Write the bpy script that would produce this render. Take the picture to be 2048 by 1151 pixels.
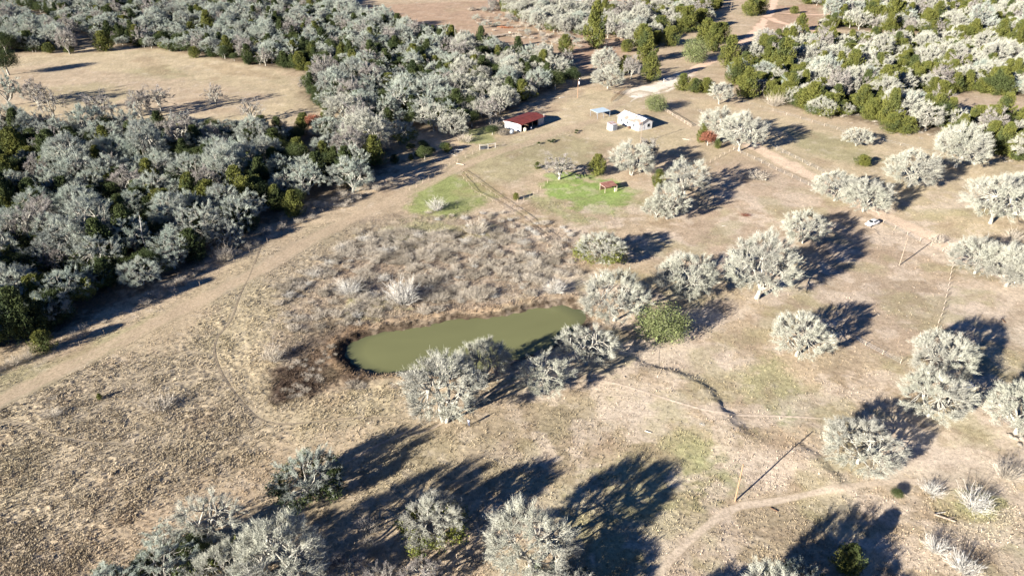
import bpy, math, random
import numpy as np
from mathutils import Vector, Matrix

for o in list(bpy.data.objects): bpy.data.objects.remove(o)
SC = bpy.context.scene
COL = SC.collection
R = math.radians

# ------------------------------------------------------------------ camera, sky, sun
CAM_H, F, CX, CY, PITCH = 85.0, 1400.0, 1024.0, 575.5, R(30.0)
SP, CP = math.sin(PITCH), math.cos(PITCH)
cam_d = bpy.data.cameras.new('camera'); cam = bpy.data.objects.new('camera', cam_d); COL.objects.link(cam)
cam.location = (0, 0, CAM_H); cam.rotation_euler = (math.pi/2 - PITCH, 0, 0)
cam_d.sensor_width = 36; cam_d.lens = 36*F/2048; cam_d.clip_start = 1; cam_d.clip_end = 20000
SC.camera = cam
SUN_EL = R(17.5); SUN_AZ = math.atan2(0.66, 0.75)      # direction the light travels, on the ground
W = bpy.data.worlds.new("World"); SC.world = W; W.use_nodes = True
nt = W.node_tree; nt.nodes.clear()
sky = nt.nodes.new('ShaderNodeTexSky'); sky.sky_type = 'NISHITA'; sky.sun_disc = False
sky.sun_elevation = SUN_EL; sky.sun_rotation = R(228.6); sky.altitude = 5000; sky.air_density = 0.8; sky.dust_density = 0.0; sky.ozone_density = 8.0
bg = nt.nodes.new('ShaderNodeBackground'); bg.inputs[1].default_value = 0.05
wo = nt.nodes.new('ShaderNodeOutputWorld')
nt.links.new(sky.outputs[0], bg.inputs[0]); nt.links.new(bg.outputs[0], wo.inputs[0])
sl = bpy.data.lights.new('sun', 'SUN'); sl.energy = 5.0; sl.angle = R(0.5); sl.color = (1.0, 0.93, 0.83)
sun = bpy.data.objects.new('sun', sl); COL.objects.link(sun)
sd = Vector((math.cos(SUN_EL)*math.cos(SUN_AZ), math.cos(SUN_EL)*math.sin(SUN_AZ), -math.sin(SUN_EL)))
sun.rotation_euler = sd.to_track_quat('-Z', 'Y').to_euler(); sun.location = (-100, -100, 150)
SC.view_settings.view_transform = 'Standard'; SC.view_settings.look = 'None'
SC.view_settings.gamma = 1; SC.view_settings.use_curve_mapping = False
SC.view_settings.exposure = 1.58
SC.render.engine = 'CYCLES'; SC.cycles.max_bounces = 4; SC.cycles.diffuse_bounces = 1

# ------------------------------------------------------------------ where things stand on the ground
def G(px, py):
    "ground point (z = 0) for a spot of the survey photograph"
    v = (py-CY)/F; u = (px-CX)/F
    t = CAM_H/(SP + v*CP)
    return (u*t, (CP - v*SP)*t)
def PPM(px, py):
    return F/(CAM_H/(SP + (py-CY)/F*CP))
def toPX(x, y):
    dep = y*CP + CAM_H*SP
    return CX + F*x/dep, CY + F*(CAM_H*CP - y*SP)/dep
def GP(l): return [G(*p) for p in l]

# ------------------------------------------------------------------ numeric noise
def _h(ix, iy, s):
    n = (ix.astype(np.int64)*374761393 + iy.astype(np.int64)*668265263 + s*1442695041) & 0xffffffff
    n = ((n ^ (n >> 13))*1274126177) & 0xffffffff
    return ((n ^ (n >> 16)) & 0xffff)/65535.0
def vnoise(x, y, s=0):
    ix = np.floor(x); iy = np.floor(y); fx = x-ix; fy = y-iy
    fx = fx*fx*(3-2*fx); fy = fy*fy*(3-2*fy)
    a = _h(ix, iy, s); b = _h(ix+1, iy, s); c = _h(ix, iy+1, s); d = _h(ix+1, iy+1, s)
    return (a+(b-a)*fx)*(1-fy) + (c+(d-c)*fx)*fy
def fbm(x, y, s=0, o=4):
    r = 0; a = .5; t = 0
    for k in range(o):
        r = r + a*vnoise(x*2**k+k*17.3, y*2**k-k*9.1, s+k); t += a; a *= .5
    return r/t
def sstep(a, b, x):
    t = np.clip((x-a)/(b-a), 0, 1); return t*t*(3-2*t)
def dist_line(x, y, pts):
    "distance to a polyline, signed side of nearest segment and position along it"
    best = np.full(x.shape, 1e9); side = np.zeros(x.shape); along = np.zeros(x.shape)
    n = len(pts)-1
    for i in range(n):
        ax, ay = pts[i]; bx, by = pts[i+1]; dx, dy = bx-ax, by-ay; L2 = dx*dx+dy*dy+1e-9
        t = np.clip(((x-ax)*dx+(y-ay)*dy)/L2, 0, 1)
        qx = x-ax-t*dx; qy = y-ay-t*dy; d = np.hypot(qx, qy)
        m = d < best
        best[m] = d[m]; side[m] = (dx*qy-dy*qx)[m]; along[m] = ((i+t)/n)[m]
    return best, np.sign(side), along
def sdf_poly(x, y, pts):
    "signed distance to a polygon, negative inside; only worked out near it"
    xs = [p[0] for p in pts]; ys = [p[1] for p in pts]; mg = 25
    out = np.full(x.shape, 99.0)
    m = (x > min(xs)-mg) & (x < max(xs)+mg) & (y > min(ys)-mg) & (y < max(ys)+mg)
    if not m.any(): return out
    X = x[m]; Y = y[m]
    d, _, _ = dist_line(X, Y, list(pts)+[pts[0]])
    ins = np.zeros(X.shape, bool)
    for i in range(len(pts)):
        ax, ay = pts[i-1]; bx, by = pts[i]
        c = ((ay > Y) != (by > Y)) & (X < (bx-ax)*(Y-ay)/((by-ay) if by != ay else 1e-9)+ax)
        ins ^= c
    out[m] = np.where(ins, -d, d)
    return out

# ------------------------------------------------------------------ layout of the land
POND = GP([(686,708),(692,688),(724,672),(780,658),(850,650),(890,638),(950,633),(1010,628),(1060,616),(1110,607),(1145,609),(1176,624),
           (1172,644),(1140,668),(1105,690),(1060,705),(1020,722),(960,738),(880,744),(820,738),(770,742),(728,738),(702,728)])
SCARP1 = GP([(1245,712),(1262,728),(1300,745),(1345,750),(1400,776),(1425,808),(1447,838),(1475,868),(1512,893)])
SCARP2 = GP([(1575,892),(1625,922),(1660,955),(1692,985)])
# ribbons: name, centre line, width (m), colour
ROADS = [
 ('dirt_road', [(1300,186),(1335,166),(1372,148),(1410,128),(1450,108),(1490,82),(1518,56),(1535,32),(1545,12),(1556,-20)], 7.5, (.80,.59,.44)),
 ('dirt_road', [(1536,34),(1556,44),(1590,52),(1632,62),(1680,66)], 8.0, (.80,.57,.42)),
 ('dirt_road', [(1552,26),(1590,28),(1640,30),(1700,26)], 5.0, (.76,.55,.41)),
 ('gravel_driveway', [(1375,146),(1340,165),(1312,180),(1280,186),(1262,180)], 12, (.88,.80,.68)),
 ('gravel_driveway', [(1248,192),(1285,183),(1325,172),(1365,154)], 15, (.86,.78,.66)),
 ('gravel_driveway', [(1292,184),(1270,195),(1250,203),(1232,208)], 7, (.86,.80,.70)),
 ('paved_road', [(840,60),(880,68),(930,80),(985,93),(1040,104),(1090,110),(1140,116)], 6.0, (.50,.50,.50)),
 ('farm_lane', [(1440,236),(1490,280),(1530,305),(1600,342),(1680,385),(1745,420),(1800,446),(1860,474),(1930,512),(2000,540),(2070,570)], 8.5, (.74,.58,.43)),
 ('farm_lane', [(1262,196),(1230,214),(1190,240),(1120,262),(1050,290),(980,312),(900,345),(800,395),(700,440),(610,486),(520,540),(420,590),(300,650),(180,710),(0,800),(-120,860)], 5.5, (.50,.395,.28)),
 ('farm_lane', [(2060,1010),(1980,985),(1900,968),(1820,962),(1760,965),(1700,972),(1620,988),(1540,1003),(1480,1012),(1430,1040),(1380,1080),(1340,1120),(1290,1170)], 1.4, (.60,.50,.385)),
 ('cow_path', [(530,470),(500,550),(480,590),(462,640),(436,672),(428,700),(440,740),(462,775),(490,810),(520,836),(560,846),(640,842),(720,836),(800,838)], .42, (.30,.245,.18)),
 ('cow_path', [(425,710),(380,700),(330,715),(250,760),(200,790)], .3, (.34,.28,.2)),
 ('cow_path', [(0,840),(60,852),(110,872),(180,884),(260,886)], .4, (.36,.3,.22)),
 ('cow_path', [(1120,770),(1180,764),(1230,772),(1300,792),(1370,815),(1420,828),(1470,832),(1560,834),(1640,838),(1665,842)], .65, (.70,.58,.45)),
 ('cow_path', [(1130,776),(1200,792),(1290,800),(1300,800)], .4, (.6,.5,.38)),
 ('cow_path', [(1316,700),(1316,735),(1330,742)], .5, (.66,.55,.43)),
 ('cow_path', [(820,875),(880,850),(960,800),(1020,770),(1090,752)], .6, (.6,.49,.37)),
 ('cow_path', [(640,950),(700,920),(770,884),(850,850)], .5, (.52,.42,.32)),
]
ROADS = [(n, GP(p), w, c) for n, p, w, c in ROADS]

# woods (base points of the trunks)
WOODS = {
 'left': GP([(-160,262),(0,250),(120,232),(220,236),(340,262),(470,262),(540,280),(600,270),(700,262),(760,285),(790,318),(770,345),(700,372),(640,396),(590,420),(500,468),(420,512),(330,556),(250,600),(160,640),(60,680),(-160,770)]),
 'middle': GP([(195,88),(300,98),(400,112),(470,128),(560,138),(640,150),(600,185),(640,215),(700,232),(760,255),(850,262),(930,270),(1000,238),(1050,205),(1110,172),(1148,150),(1140,128),(1060,118),(960,100),(880,78),(820,60),(740,55),(700,20),(690,-14),(-60,-14),(60,20),(120,44)]),
 'corner': GP([(-160,130),(0,108),(100,104),(170,96),(130,66),(60,40),(-40,18),(-160,10)]),
 'right': GP([(1480,120),(1462,150),(1490,186),(1560,206),(1640,226),(1740,246),(1820,262),(1880,272),(1960,290),(2120,330),(2120,262),(2000,246),(1870,238),(1838,222),(1834,196),(1900,192),(1960,180),(2120,205),(2120,140),(2048,120),(1960,106),(1900,92),(1800,76),(1700,66),(1630,78),(1560,80)]),
 'farright': GP([(1640,56),(1720,62),(1820,66),(1900,74),(1980,84),(2120,104),(2120,-14),(1600,-14),(1610,10),(1700,20)]),
 'homestead': GP([(960,8),(1060,16),(1180,12),(1260,24),(1300,60),(1250,84),(1200,74),(1130,70),(1070,60)]),
 'topcentre': GP([(1240,110),(1290,96),(1340,66),(1400,60),(1440,20),(1440,-14),(1250,-14),(1300,40),(1280,80)]),
}
C_ = dict(field=(.455,.385,.275), tan=(.50,.40,.28), gold=(.54,.45,.30), olive=(.36,.335,.19), green=(.28,.335,.115), bright=(.24,.37,.085),
          brush=(.34,.275,.21), mud=(.075,.052,.040), pink=(.69,.58,.46), pale=(.64,.555,.44), padd=(.50,.395,.29), floor=(.11,.085,.06),  # floor: forest brown darkened, with the shade beneath the trees in its colour
          red=(.44,.30,.215), rust=(.37,.275,.175), oliveg=(.37,.375,.19), dgrass=(.34,.29,.195))
PATCH = [  # colour, edge softness (m), strength, roughness, outline
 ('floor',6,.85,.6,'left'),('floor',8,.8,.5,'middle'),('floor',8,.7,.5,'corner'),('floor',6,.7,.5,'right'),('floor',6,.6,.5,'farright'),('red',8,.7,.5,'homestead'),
 ('gold',6,.9,.45,[(-100,300),(-100,140),(60,112),(200,104),(330,98),(450,124),(560,140),(600,172),(600,215),(560,262),(470,258),(340,252),(200,232),(60,250)]),
 ('olive',5,.45,.5,[(250,140),(330,130),(380,150),(330,165),(260,160)]),
 ('rust',4,.4,.7,[(270,118),(310,112),(330,150),(290,150)]),
 ('rust',3,.45,.6,[(395,125),(450,130),(560,150),(560,160),(450,150)]),
 ('padd',7,.6,.4,[(-60,150),(100,125),(260,150),(420,165),(560,195),(480,235),(330,225),(200,200),(60,205),(-60,230)]),
 ('olive',6,.4,.4,[(60,180),(200,165),(300,190),(200,210),(80,205)]),
 ('red',6,.7,.35,[(700,12),(900,4),(1250,-6),(1260,100),(1180,150),(1100,110),(960,88),(860,60)]),
 ('red',4,.8,.3,[(1150,95),(1215,80),(1235,105),(1180,120),(1150,112)]),
 ('gold',3,.9,.2,[(1030,292),(1080,250),(1140,200),(1180,178),(1260,190),(1310,232),(1400,262),(1360,310),(1250,300),(1180,285)]),
 ('gold',6,.8,.25,[(1340,190),(1500,218),(1650,250),(1880,280),(2048,340),(2048,470),(1900,480),(1760,420),(1600,340),(1480,270),(1380,230)]),
 ('olive',5,.7,.3,[(1560,250),(1700,280),(1780,330),(1700,330),(1600,290)]),
 ('olive',5,.65,.3,[(860,360),(930,310),(1060,285),(1150,270),(1220,290),(1180,320),(1060,345),(980,380),(900,440),(820,420)]),
 ('green',5,.8,.5,[(815,392),(850,365),(900,345),(960,362),(985,385),(950,415),(900,445),(860,440),(825,425)]),
 ('oliveg',4,.8,.5,[(1040,385),(1100,390),(1170,430),(1200,460),(1150,450),(1060,410)]),
 ('bright',3.2,.85,.55,[(1078,368),(1100,348),(1170,348),(1215,356),(1265,382),(1272,405),(1225,425),(1170,415),(1110,392)]),
 ('green',3,.7,.4,[(930,262),(1000,250),(1005,285),(960,292),(925,285)]),
 ('gold',1.5,.9,.2,[(1145,358),(1165,352),(1180,360),(1165,368),(1148,366)]),
 ('brush',6,.8,1.0,[(470,560),(560,500),(640,460),(760,430),(900,430),(1000,430),(1100,460),(1165,500),(1175,560),(1100,602),(960,628),(850,640),(740,660),(640,690),(560,745),(500,700),(450,640)]),
 ('brush',5,.5,1.0,[(60,770),(200,730),(330,720),(420,640),(470,680),(460,740),(380,800),(260,830),(120,850)]),
 ('olive',5,.7,.25,[(-60,830),(-60,760),(80,720),(220,660),(330,630),(260,690),(150,750),(60,790)]),
 ('rust',4,.5,.8,[(930,330),(1000,370),(1120,470),(1150,500),(1080,470),(990,410),(920,350)]),
 ('field',10,.85,.9,[(-80,880),(-80,800),(150,740),(350,690),(430,640),(560,500),(700,440),(620,560),(560,700),(600,800),(800,780),(820,830),(640,880),(520,900),(400,960),(200,1080),(60,1170),(-80,1200)]),
 ('mud',1.5,.7,.9,[(775,505),(800,500),(840,520),(830,532),(795,525)]),
 ('oliveg',4,.6,.8,[(760,470),(820,440),(900,450),(990,450),(1000,470),(900,480),(820,500)]),
 ('oliveg',3,.6,.8,[(700,600),(760,590),(800,620),(760,640),(720,640)]),
 ('mud',4,.55,.9,[(520,760),(570,700),(640,660),(740,640),(700,700),(740,756),(640,800),(570,812)]),
 ('mud',2.2,.92,.9,[(540,790),(560,752),(600,725),(650,690),(690,664),(740,656),(700,690),(712,730),(760,748),(700,764),(640,792),(590,802)]),
 ('gold',3,.6,.7,[(420,640),(500,600),(560,640),(540,720),(560,790),(640,800),(800,770),(800,830),(600,880),(500,830),(440,740)]),
 ('rust',6,.18,.9,[(250,1000),(420,900),(520,860),(600,870),(560,960),(430,960),(280,1060),(120,1160),(60,1160)]),
 ('padd',4,.9,.22,[(1260,500),(1330,452),(1400,400),(1440,330),(1480,306),(1600,366),(1745,438),(1900,516),(1884,620),(1850,700),(1800,726),(1700,690),(1640,650),(1560,600),(1440,560),(1340,520)]),
 ('pale',4,.7,.25,[(1075,548),(1170,540),(1190,600),(1170,618),(1120,602),(1060,606)]),
 ('pink',4,.75,.15,[(1300,640),(1380,600),(1440,600),(1520,610),(1480,640),(1440,665),(1380,690),(1340,710),(1300,700)]),
 ('pale',6,.6,.3,[(1040,790),(1100,740),(1220,690),(1280,680),(1420,700),(1500,740),(1460,770),(1380,760),(1300,740),(1240,720),(1180,760),(1100,800)]),
 ('pink',3,.8,.15,[(1370,740),(1430,715),(1480,722),(1450,745),(1400,752)]),
 ('dgrass',8,.6,.45,[(640,960),(820,870),(950,850),(1130,800),(1240,800),(1200,870),(1100,920),(960,1010),(860,1000),(700,1060),(640,1020)]),
 ('oliveg',7,.5,.3,[(1100,1040),(1180,960),(1290,880),(1440,860),(1480,920),(1440,980),(1380,1060),(1330,1151),(1100,1200)]),
 ('oliveg',5,.6,.25,[(1480,760),(1540,700),(1620,770),(1640,830),(1560,850),(1490,820)]),
 ('pale',6,.8,.15,[(1210,820),(1290,790),(1360,812),(1380,850),(1320,858),(1240,868)]),
 ('pink',5,.75,.15,[(1400,920),(1470,900),(1530,950),(1500,990),(1440,980),(1400,950)]),
 ('pale',4,.7,.15,[(1530,790),(1620,800),(1650,850),(1560,850),(1520,830)]),
 ('dgrass',6,.5,.3,[(1480,1010),(1600,1000),(1700,1000),(1760,1060),(1600,1160),(1420,1160),(1380,1100)]),
 ('pink',5,.95,.05,[(1770,930),(1800,870),(1880,830),(1940,800),(2060,850),(2100,960),(2060,985),(1960,975),(1860,960),(1790,965)]),
 ('rust',3,.45,.2,[(1870,845),(1960,850),(2020,880),(2000,890),(1920,870),(1960,905),(1900,900)]),
 ('pale',6,.7,.3,[(1640,900),(1700,960),(1800,940),(1760,975),(1690,985),(1600,930)]),
 ('pink',5,.9,.05,[(1900,560),(1960,540),(2100,590),(2100,690),(1990,690),(1950,650),(1900,660),(1880,620)]),
 ('rust',5,.5,.2,[(1930,690),(2060,680),(2060,740),(1950,745)]),
 ('dgrass',4,.8,.3,[(1900,520),(1960,525),(2010,560),(1960,560),(1905,545)]),
 ('oliveg',5,.8,.6,[(1880,1000),(1960,980),(2060,1010),(2060,1100),(1960,1090),(1900,1050)]),
 ('bright',3,.4,.6,[(1530,820),(1560,815),(1570,835),(1540,842)]),
 ('bright',4,.35,.5,[(1380,910),(1400,900),(1420,960),(1400,1010),(1380,1030),(1370,960)]),
 ('pale',6,.5,.2,[(1960,1100),(2060,1060),(2060,1160),(1990,1160)]),
 ('red',3,.8,.2,[(1560,10),(1640,10),(1640,60),(1560,58),(1500,60),(1520,40)]),
 ('padd',4,.8,.3,[(1836,222),(1836,198),(1900,192),(1960,182),(2100,208),(2100,262),(1960,246),(1870,238)]),
 ('red',4,.8,.2,[(1880,84),(1960,92),(2100,116),(2100,150),(1980,118)]),
]
PATCH = [(c, s, k, r, WOODS[p] if isinstance(p, str) else GP(p)) for c, s, k, r, p in PATCH]

def paint(x, y):
    "albedo and roughness of the land at x, y"
    x = np.asarray(x, float); y = np.asarray(y, float)
    n1 = fbm(x*.045, y*.045, 3); n2 = fbm(x*.22, y*.22, 11); n3 = fbm(x*1.1, y*1.1, 23, 3)
    col = np.empty(x.shape+(3,)); col[:] = C_['tan']
    rough = np.full(x.shape, .3)
    wx = x + (n2-.5)*9+(n1-.5)*10; wy = y + (fbm(x*.2+50, y*.2, 31)-.5)*9
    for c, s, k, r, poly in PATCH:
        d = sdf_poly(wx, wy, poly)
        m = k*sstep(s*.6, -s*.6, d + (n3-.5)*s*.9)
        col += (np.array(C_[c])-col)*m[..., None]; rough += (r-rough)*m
    # broad mottling: olive and brown drifts, bare spots
    col *= (0.80+.42*n2)[..., None]
    m = sstep(.52, .75, n1)*.2; col += (np.array(C_['olive'])*1.0-col)*m[..., None]
    m = sstep(.55, .8, fbm(x*.12+9, y*.12, 47))*.4; col += (np.array((.36,.26,.175))-col)*m[..., None]
    m = sstep(.62, .78, fbm(x*.35+19, y*.35, 57))*.4*(1-rough*.5); col += (np.array(C_['pale'])-col)*m[..., None]
    # the grazed right-hand side: worn bare blotches and greenish drifts
    rt = sstep(-12, 8, x-(y-90)*-.05)*sstep(235, 190, y)*(1-rough*.5)
    m = sstep(.48, .62, fbm(x*.16+5, y*.19, 61, 4)+.10*(n3-.5))*.78*rt; col += (np.array(C_['pink'])*.97-col)*m[..., None]
    m = sstep(.53, .68, fbm(x*.10-7, y*.12, 67, 4)+.12*(n3-.5))*.45*rt; col += (np.array((.36,.345,.18))-col)*m[..., None]
    m = sstep(.56, .70, fbm(x*.3-3, y*.3, 69, 3))*.35*rt; col += (np.array((.33,.25,.18))-col)*m[..., None]
    col *= (0.82+.36*n3)[..., None]
    # dark ragged rim round the pond
    d = sdf_poly(x+(n3-.5)*2.5, y+(n2-.5)*3, POND)
    m = sstep(2.6, .9, d)*.92*(0.55+.45*sstep(.3, .6, n3)); col += (np.array((.060,.043,.030))-col)*m[..., None]
    m = sstep(4.6, 2.8, d)*sstep(1.4, 2.6, d)*.45; col += (np.array((.40,.28,.17))-col)*m[..., None]
    rough = np.where(d < 4, .9, rough)
    return np.clip(col, .01, .8), rough

def road_dist(x, y):
    best = np.full(x.shape, 99.0)
    for n, p, w, c in ROADS:
        xs = [q[0] for q in p]; ys = [q[1] for q in p]
        m = (x > min(xs)-9) & (x < max(xs)+9) & (y > min(ys)-9) & (y < max(ys)+9)
        if m.any():
            d, _, _ = dist_line(x[m], y[m], p); best[m] = np.minimum(best[m], d-w*.5)
    return best
def height(x, y, rough=None):
    x = np.asarray(x, float); y = np.asarray(y, float)
    z = (fbm(x*.02, y*.02, 71)-.5)*1.2*sstep(500, 150, np.hypot(x, y-150))
    if rough is None: _, rough = paint(x, y)
    rd = sstep(0, 1.2, road_dist(x, y))
    t = fbm(x*1.7, y*1.7, 81, 3); cl = sstep(.35, .7, fbm(x*.13, y*.13, 83))
    z = z + rd*rough*((t-.5)*.36*(.45+.75*cl) + sstep(.6, .85, fbm(x*.6, y*.6, 91))*.22*rough)
    # worn bank (the old dam) with its steep far side, and a second one further down
    for pts, hh, back in ((SCARP1, .5, 26.), (SCARP2, .34, 14.)):
        d, s, al = dist_line(x, y, pts)
        w = sstep(0, .12, al)*sstep(1, .85, al); j = (fbm(x*.6, y*.6, 95)-.5)*1.2
        sdd = d*s + j
        z = z + hh*w*np.where(sdd < 0, sstep(-back, 0, sdd)**1.5, sstep(2.7, 0, sdd+j*.6))*sstep(60, 10, d)
    # bumps thrown up between the pond and the bank
    d = sdf_poly(x, y, POND) + (fbm(x*.5, y*.5, 97)-.5)*2.2
    z = np.where(d < 25, z*sstep(-1, 9, d), z)
    z = z + .45*sstep(7, 2.6, d)*sstep(.5, 2.6, d)*(.5+fbm(x*.8, y*.8, 99))
    z = z - 1.0*sstep(1.6, -2.2, d)
    return z
def Z(x, y): return float(height(np.array([x]), np.array([y]))[0])

# ------------------------------------------------------------------ helpers
def tag(o, label=None, cat=None, group=None, kind=None):
    if label: o['label'] = label
    if cat: o['category'] = cat
    if group: o['group'] = group
    if kind: o['kind'] = kind
    return o
def link(name, me, parent=None, mat=None):
    o = bpy.data.objects.new(name, me); COL.objects.link(o)
    if mat is not None and me is not None and not me.materials: me.materials.append(mat)
    if parent: o.parent = parent
    return o
def empty(name, loc, rz=0):
    o = bpy.data.objects.new(name, None); COL.objects.link(o); o.location = loc; o.rotation_euler = (0, 0, rz)
    o.empty_display_size = .3
    return o
def mesh_np(name, V, Fc, smooth=False):
    "mesh from numpy arrays; Fc is (n,3) or (n,4)"
    me = bpy.data.meshes.new(name); V = np.asarray(V, np.float32); Fc = np.asarray(Fc, np.int32)
    k = Fc.shape[1]; n = len(Fc)
    me.vertices.add(len(V)); me.vertices.foreach_set('co', V.ravel())
    me.loops.add(n*k); me.loops.foreach_set('vertex_index', Fc.ravel())
    me.polygons.add(n); me.polygons.foreach_set('loop_start', np.arange(n, dtype=np.int32)*k)
    me.polygons.foreach_set('loop_total', np.full(n, k, np.int32))
    if smooth: me.polygons.foreach_set('use_smooth', np.ones(n, bool))
    me.update(); me.validate()
    return me
def mesh_py(name, V, Fc, smooth=False):
    me = bpy.data.meshes.new(name); me.from_pydata([tuple(v) for v in V], [], Fc); me.update()
    if smooth: me.polygons.foreach_set('use_smooth', [True]*len(me.polygons))
    return me
def set_col(me, col):
    a = me.color_attributes.new('paint', 'FLOAT_COLOR', 'POINT')
    c = np.ones((len(col), 4), np.float32); c[:, :3] = col
    a.data.foreach_set('color', c.ravel())
class MB:
    "collects simple solids for one mesh"
    def __init__(s): s.V = []; s.F = []
    def box(s, x0, x1, y0, y1, z0, z1):
        b = len(s.V)
        s.V += [(x0,y0,z0),(x1,y0,z0),(x1,y1,z0),(x0,y1,z0),(x0,y0,z1),(x1,y0,z1),(x1,y1,z1),(x0,y1,z1)]
        s.F += [[b+i for i in f] for f in ((0,3,2,1),(4,5,6,7),(0,1,5,4),(1,2,6,5),(2,3,7,6),(3,0,4,7))]
        return s
    def poly(s, pts, fs):
        b = len(s.V); s.V += [tuple(p) for p in pts]; s.F += [[b+i for i in f] for f in fs]; return s
    def slab(s, a, b, c, d, t):
        "thick sheet through four corners"
        n = (Vector(b)-Vector(a)).cross(Vector(d)-Vector(a)).normalized()*t
        up = [tuple(Vector(p)+n) for p in (a, b, c, d)]
        return s.poly([a, b, c, d]+up, ((0,3,2,1),(4,5,6,7),(0,1,5,4),(1,2,6,5),(2,3,7,6),(3,0,4,7)))
    def tube(s, p, q, r0, r1, n=6):
        p = Vector(p); q = Vector(q); d = (q-p).normalized()
        a = d.orthogonal().normalized(); c = d.cross(a); b = len(s.V)
        for P, r in ((p, r0), (q, r1)):
            for i in range(n):
                t = 2*math.pi*i/n; s.V.append(tuple(P+a*math.cos(t)*r+c*math.sin(t)*r))
        for i in range(n): s.F.append([b+i, b+(i+1) % n, b+n+(i+1) % n, b+n+i])
        s.F.append([b+i for i in range(n-1, -1, -1)]); s.F.append([b+n+i for i in range(n)])
        return s
    def build(s, name, mat, parent=None, smooth=False):
        return link(name, mesh_py(name, s.V, s.F, smooth), parent, mat)
    def mesh(s, name, mat):
        me = mesh_py(name, s.V, s.F); me.materials.append(mat); return me

# ------------------------------------------------------------------ materials
def mat_new(name):
    m = bpy.data.materials.new(name); m.use_nodes = True
    nt = m.node_tree; nt.nodes.clear()
    out = nt.nodes.new('ShaderNodeOutputMaterial'); b = nt.nodes.new('ShaderNodeBsdfPrincipled')
    nt.links.new(b.outputs[0], out.inputs[0]); b.inputs['Roughness'].default_value = .9
    b.inputs['Specular IOR Level'].default_value = .2
    return m, nt, b
def noise_node(nt, scale, detail=3, coord='Object', rough=.55):
    tc = nt.nodes.new('ShaderNodeTexCoord') if coord != 'Position' else nt.nodes.new('ShaderNodeNewGeometry')
    n = nt.nodes.new('ShaderNodeTexNoise'); n.inputs['Scale'].default_value = scale; n.inputs['Detail'].default_value = detail
    n.inputs['Roughness'].default_value = rough
    nt.links.new(tc.outputs[coord], n.inputs['Vector']); return n
def ramp(nt, src, stops):
    r = nt.nodes.new('ShaderNodeValToRGB'); nt.links.new(src, r.inputs[0]); e = r.color_ramp.elements
    while len(e) > 1: e.remove(e[-1])
    e[0].position = stops[0][0]; e[0].color = (*stops[0][1], 1)
    for p, c in stops[1:]:
        k = e.new(p); k.color = (*c, 1)
    return r
def mix(nt, fac, a, b, mode='MIX'):
    m = nt.nodes.new('ShaderNodeMix'); m.data_type = 'RGBA'; m.blend_type = mode
    for s, v in ((m.inputs[0], fac), (m.inputs[6], a), (m.inputs[7], b)):
        if isinstance(v, (int, float)): s.default_value = v
        elif isinstance(v, tuple): s.default_value = (*v, 1)
        else: nt.links.new(v, s)
    return m.outputs[2]
def simple(name, col, col2=None, scale=2., rough=.8, metal=0, bump=0, lo=.4, hi=.6, coord='Object'):
    m, nt, b = mat_new(name)
    b.inputs['Roughness'].default_value = rough; b.inputs['Metallic'].default_value = metal
    n = noise_node(nt, scale, 4, coord)
    r = ramp(nt, n.outputs['Fac'], [(lo, col), (hi, col2 or tuple(c*.8 for c in col))])
    nt.links.new(r.outputs[0], b.inputs['Base Color'])
    if bump:
        bp = nt.nodes.new('ShaderNodeBump'); bp.inputs['Strength'].default_value = bump; bp.inputs['Distance'].default_value = .05
        nt.links.new(n.outputs['Fac'], bp.inputs['Height']); nt.links.new(bp.outputs[0], b.inputs['Normal'])
    return m
def ground_mat(name, bump=.8):
    m, nt, b = mat_new(name)
    at = nt.nodes.new('ShaderNodeVertexColor'); at.layer_name = 'paint'
    n1 = noise_node(nt, 1.6, 6, 'Position', .7); n2 = noise_node(nt, 6.5, 4, 'Position', .7)
    r1 = ramp(nt, n1.outputs['Fac'], [(.3, (.66,.64,.60)), (.5, (1,1,1)), (.72, (1.28,1.27,1.24))])
    r2 = ramp(nt, n2.outputs['Fac'], [(.3, (.68,.66,.64)), (.52, (1,1,1)), (.7, (1.25,1.24,1.2))])
    c = mix(nt, 1., at.outputs[0], r1.outputs[0], 'MULTIPLY'); c = mix(nt, 1., c, r2.outputs[0], 'MULTIPLY')
    nt.links.new(c, b.inputs['Base Color'])
    ad = nt.nodes.new('ShaderNodeMath'); ad.operation = 'ADD'
    nt.links.new(n1.outputs['Fac'], ad.inputs[0]); nt.links.new(n2.outputs['Fac'], ad.inputs[1])
    bp = nt.nodes.new('ShaderNodeBump'); bp.inputs['Strength'].default_value = bump; bp.inputs['Distance'].default_value = .12
    nt.links.new(ad.outputs[0], bp.inputs['Height']); nt.links.new(bp.outputs[0], b.inputs['Normal'])
    b.inputs['Roughness'].default_value = 1.0; b.inputs['Specular IOR Level'].default_value = .05
    return m
def foliage_mat(name, ca, cb, cc, big=.09, rough=.75):
    "three tones mixed by where it stands (tree to tree) and by twig"
    m, nt, b = mat_new(name)
    n1 = noise_node(nt, big, 1, 'Position'); n2 = noise_node(nt, 1.1, 3, 'Position')
    r1 = ramp(nt, n1.outputs['Fac'], [(.36, ca), (.5, cb), (.64, cc)])
    r2 = ramp(nt, n2.outputs['Fac'], [(.3, (.72,.72,.72)), (.6, (1.12,1.12,1.12))])
    nt.links.new(mix(nt, 1., r1.outputs[0], r2.outputs[0], 'MULTIPLY'), b.inputs['Base Color'])
    b.inputs['Roughness'].default_value = rough; b.inputs['Specular IOR Level'].default_value = .1
    return m
M = {}
M['ground'] = ground_mat('ground_soil_and_grass', .5)
M['road'] = ground_mat('road_dirt', .35)
M['tuft'] = ground_mat('dry_grass', .0)
M['lichen'] = foliage_mat('lichen_twigs', (.35,.405,.345), (.48,.52,.435), (.31,.335,.30), .085)
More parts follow.
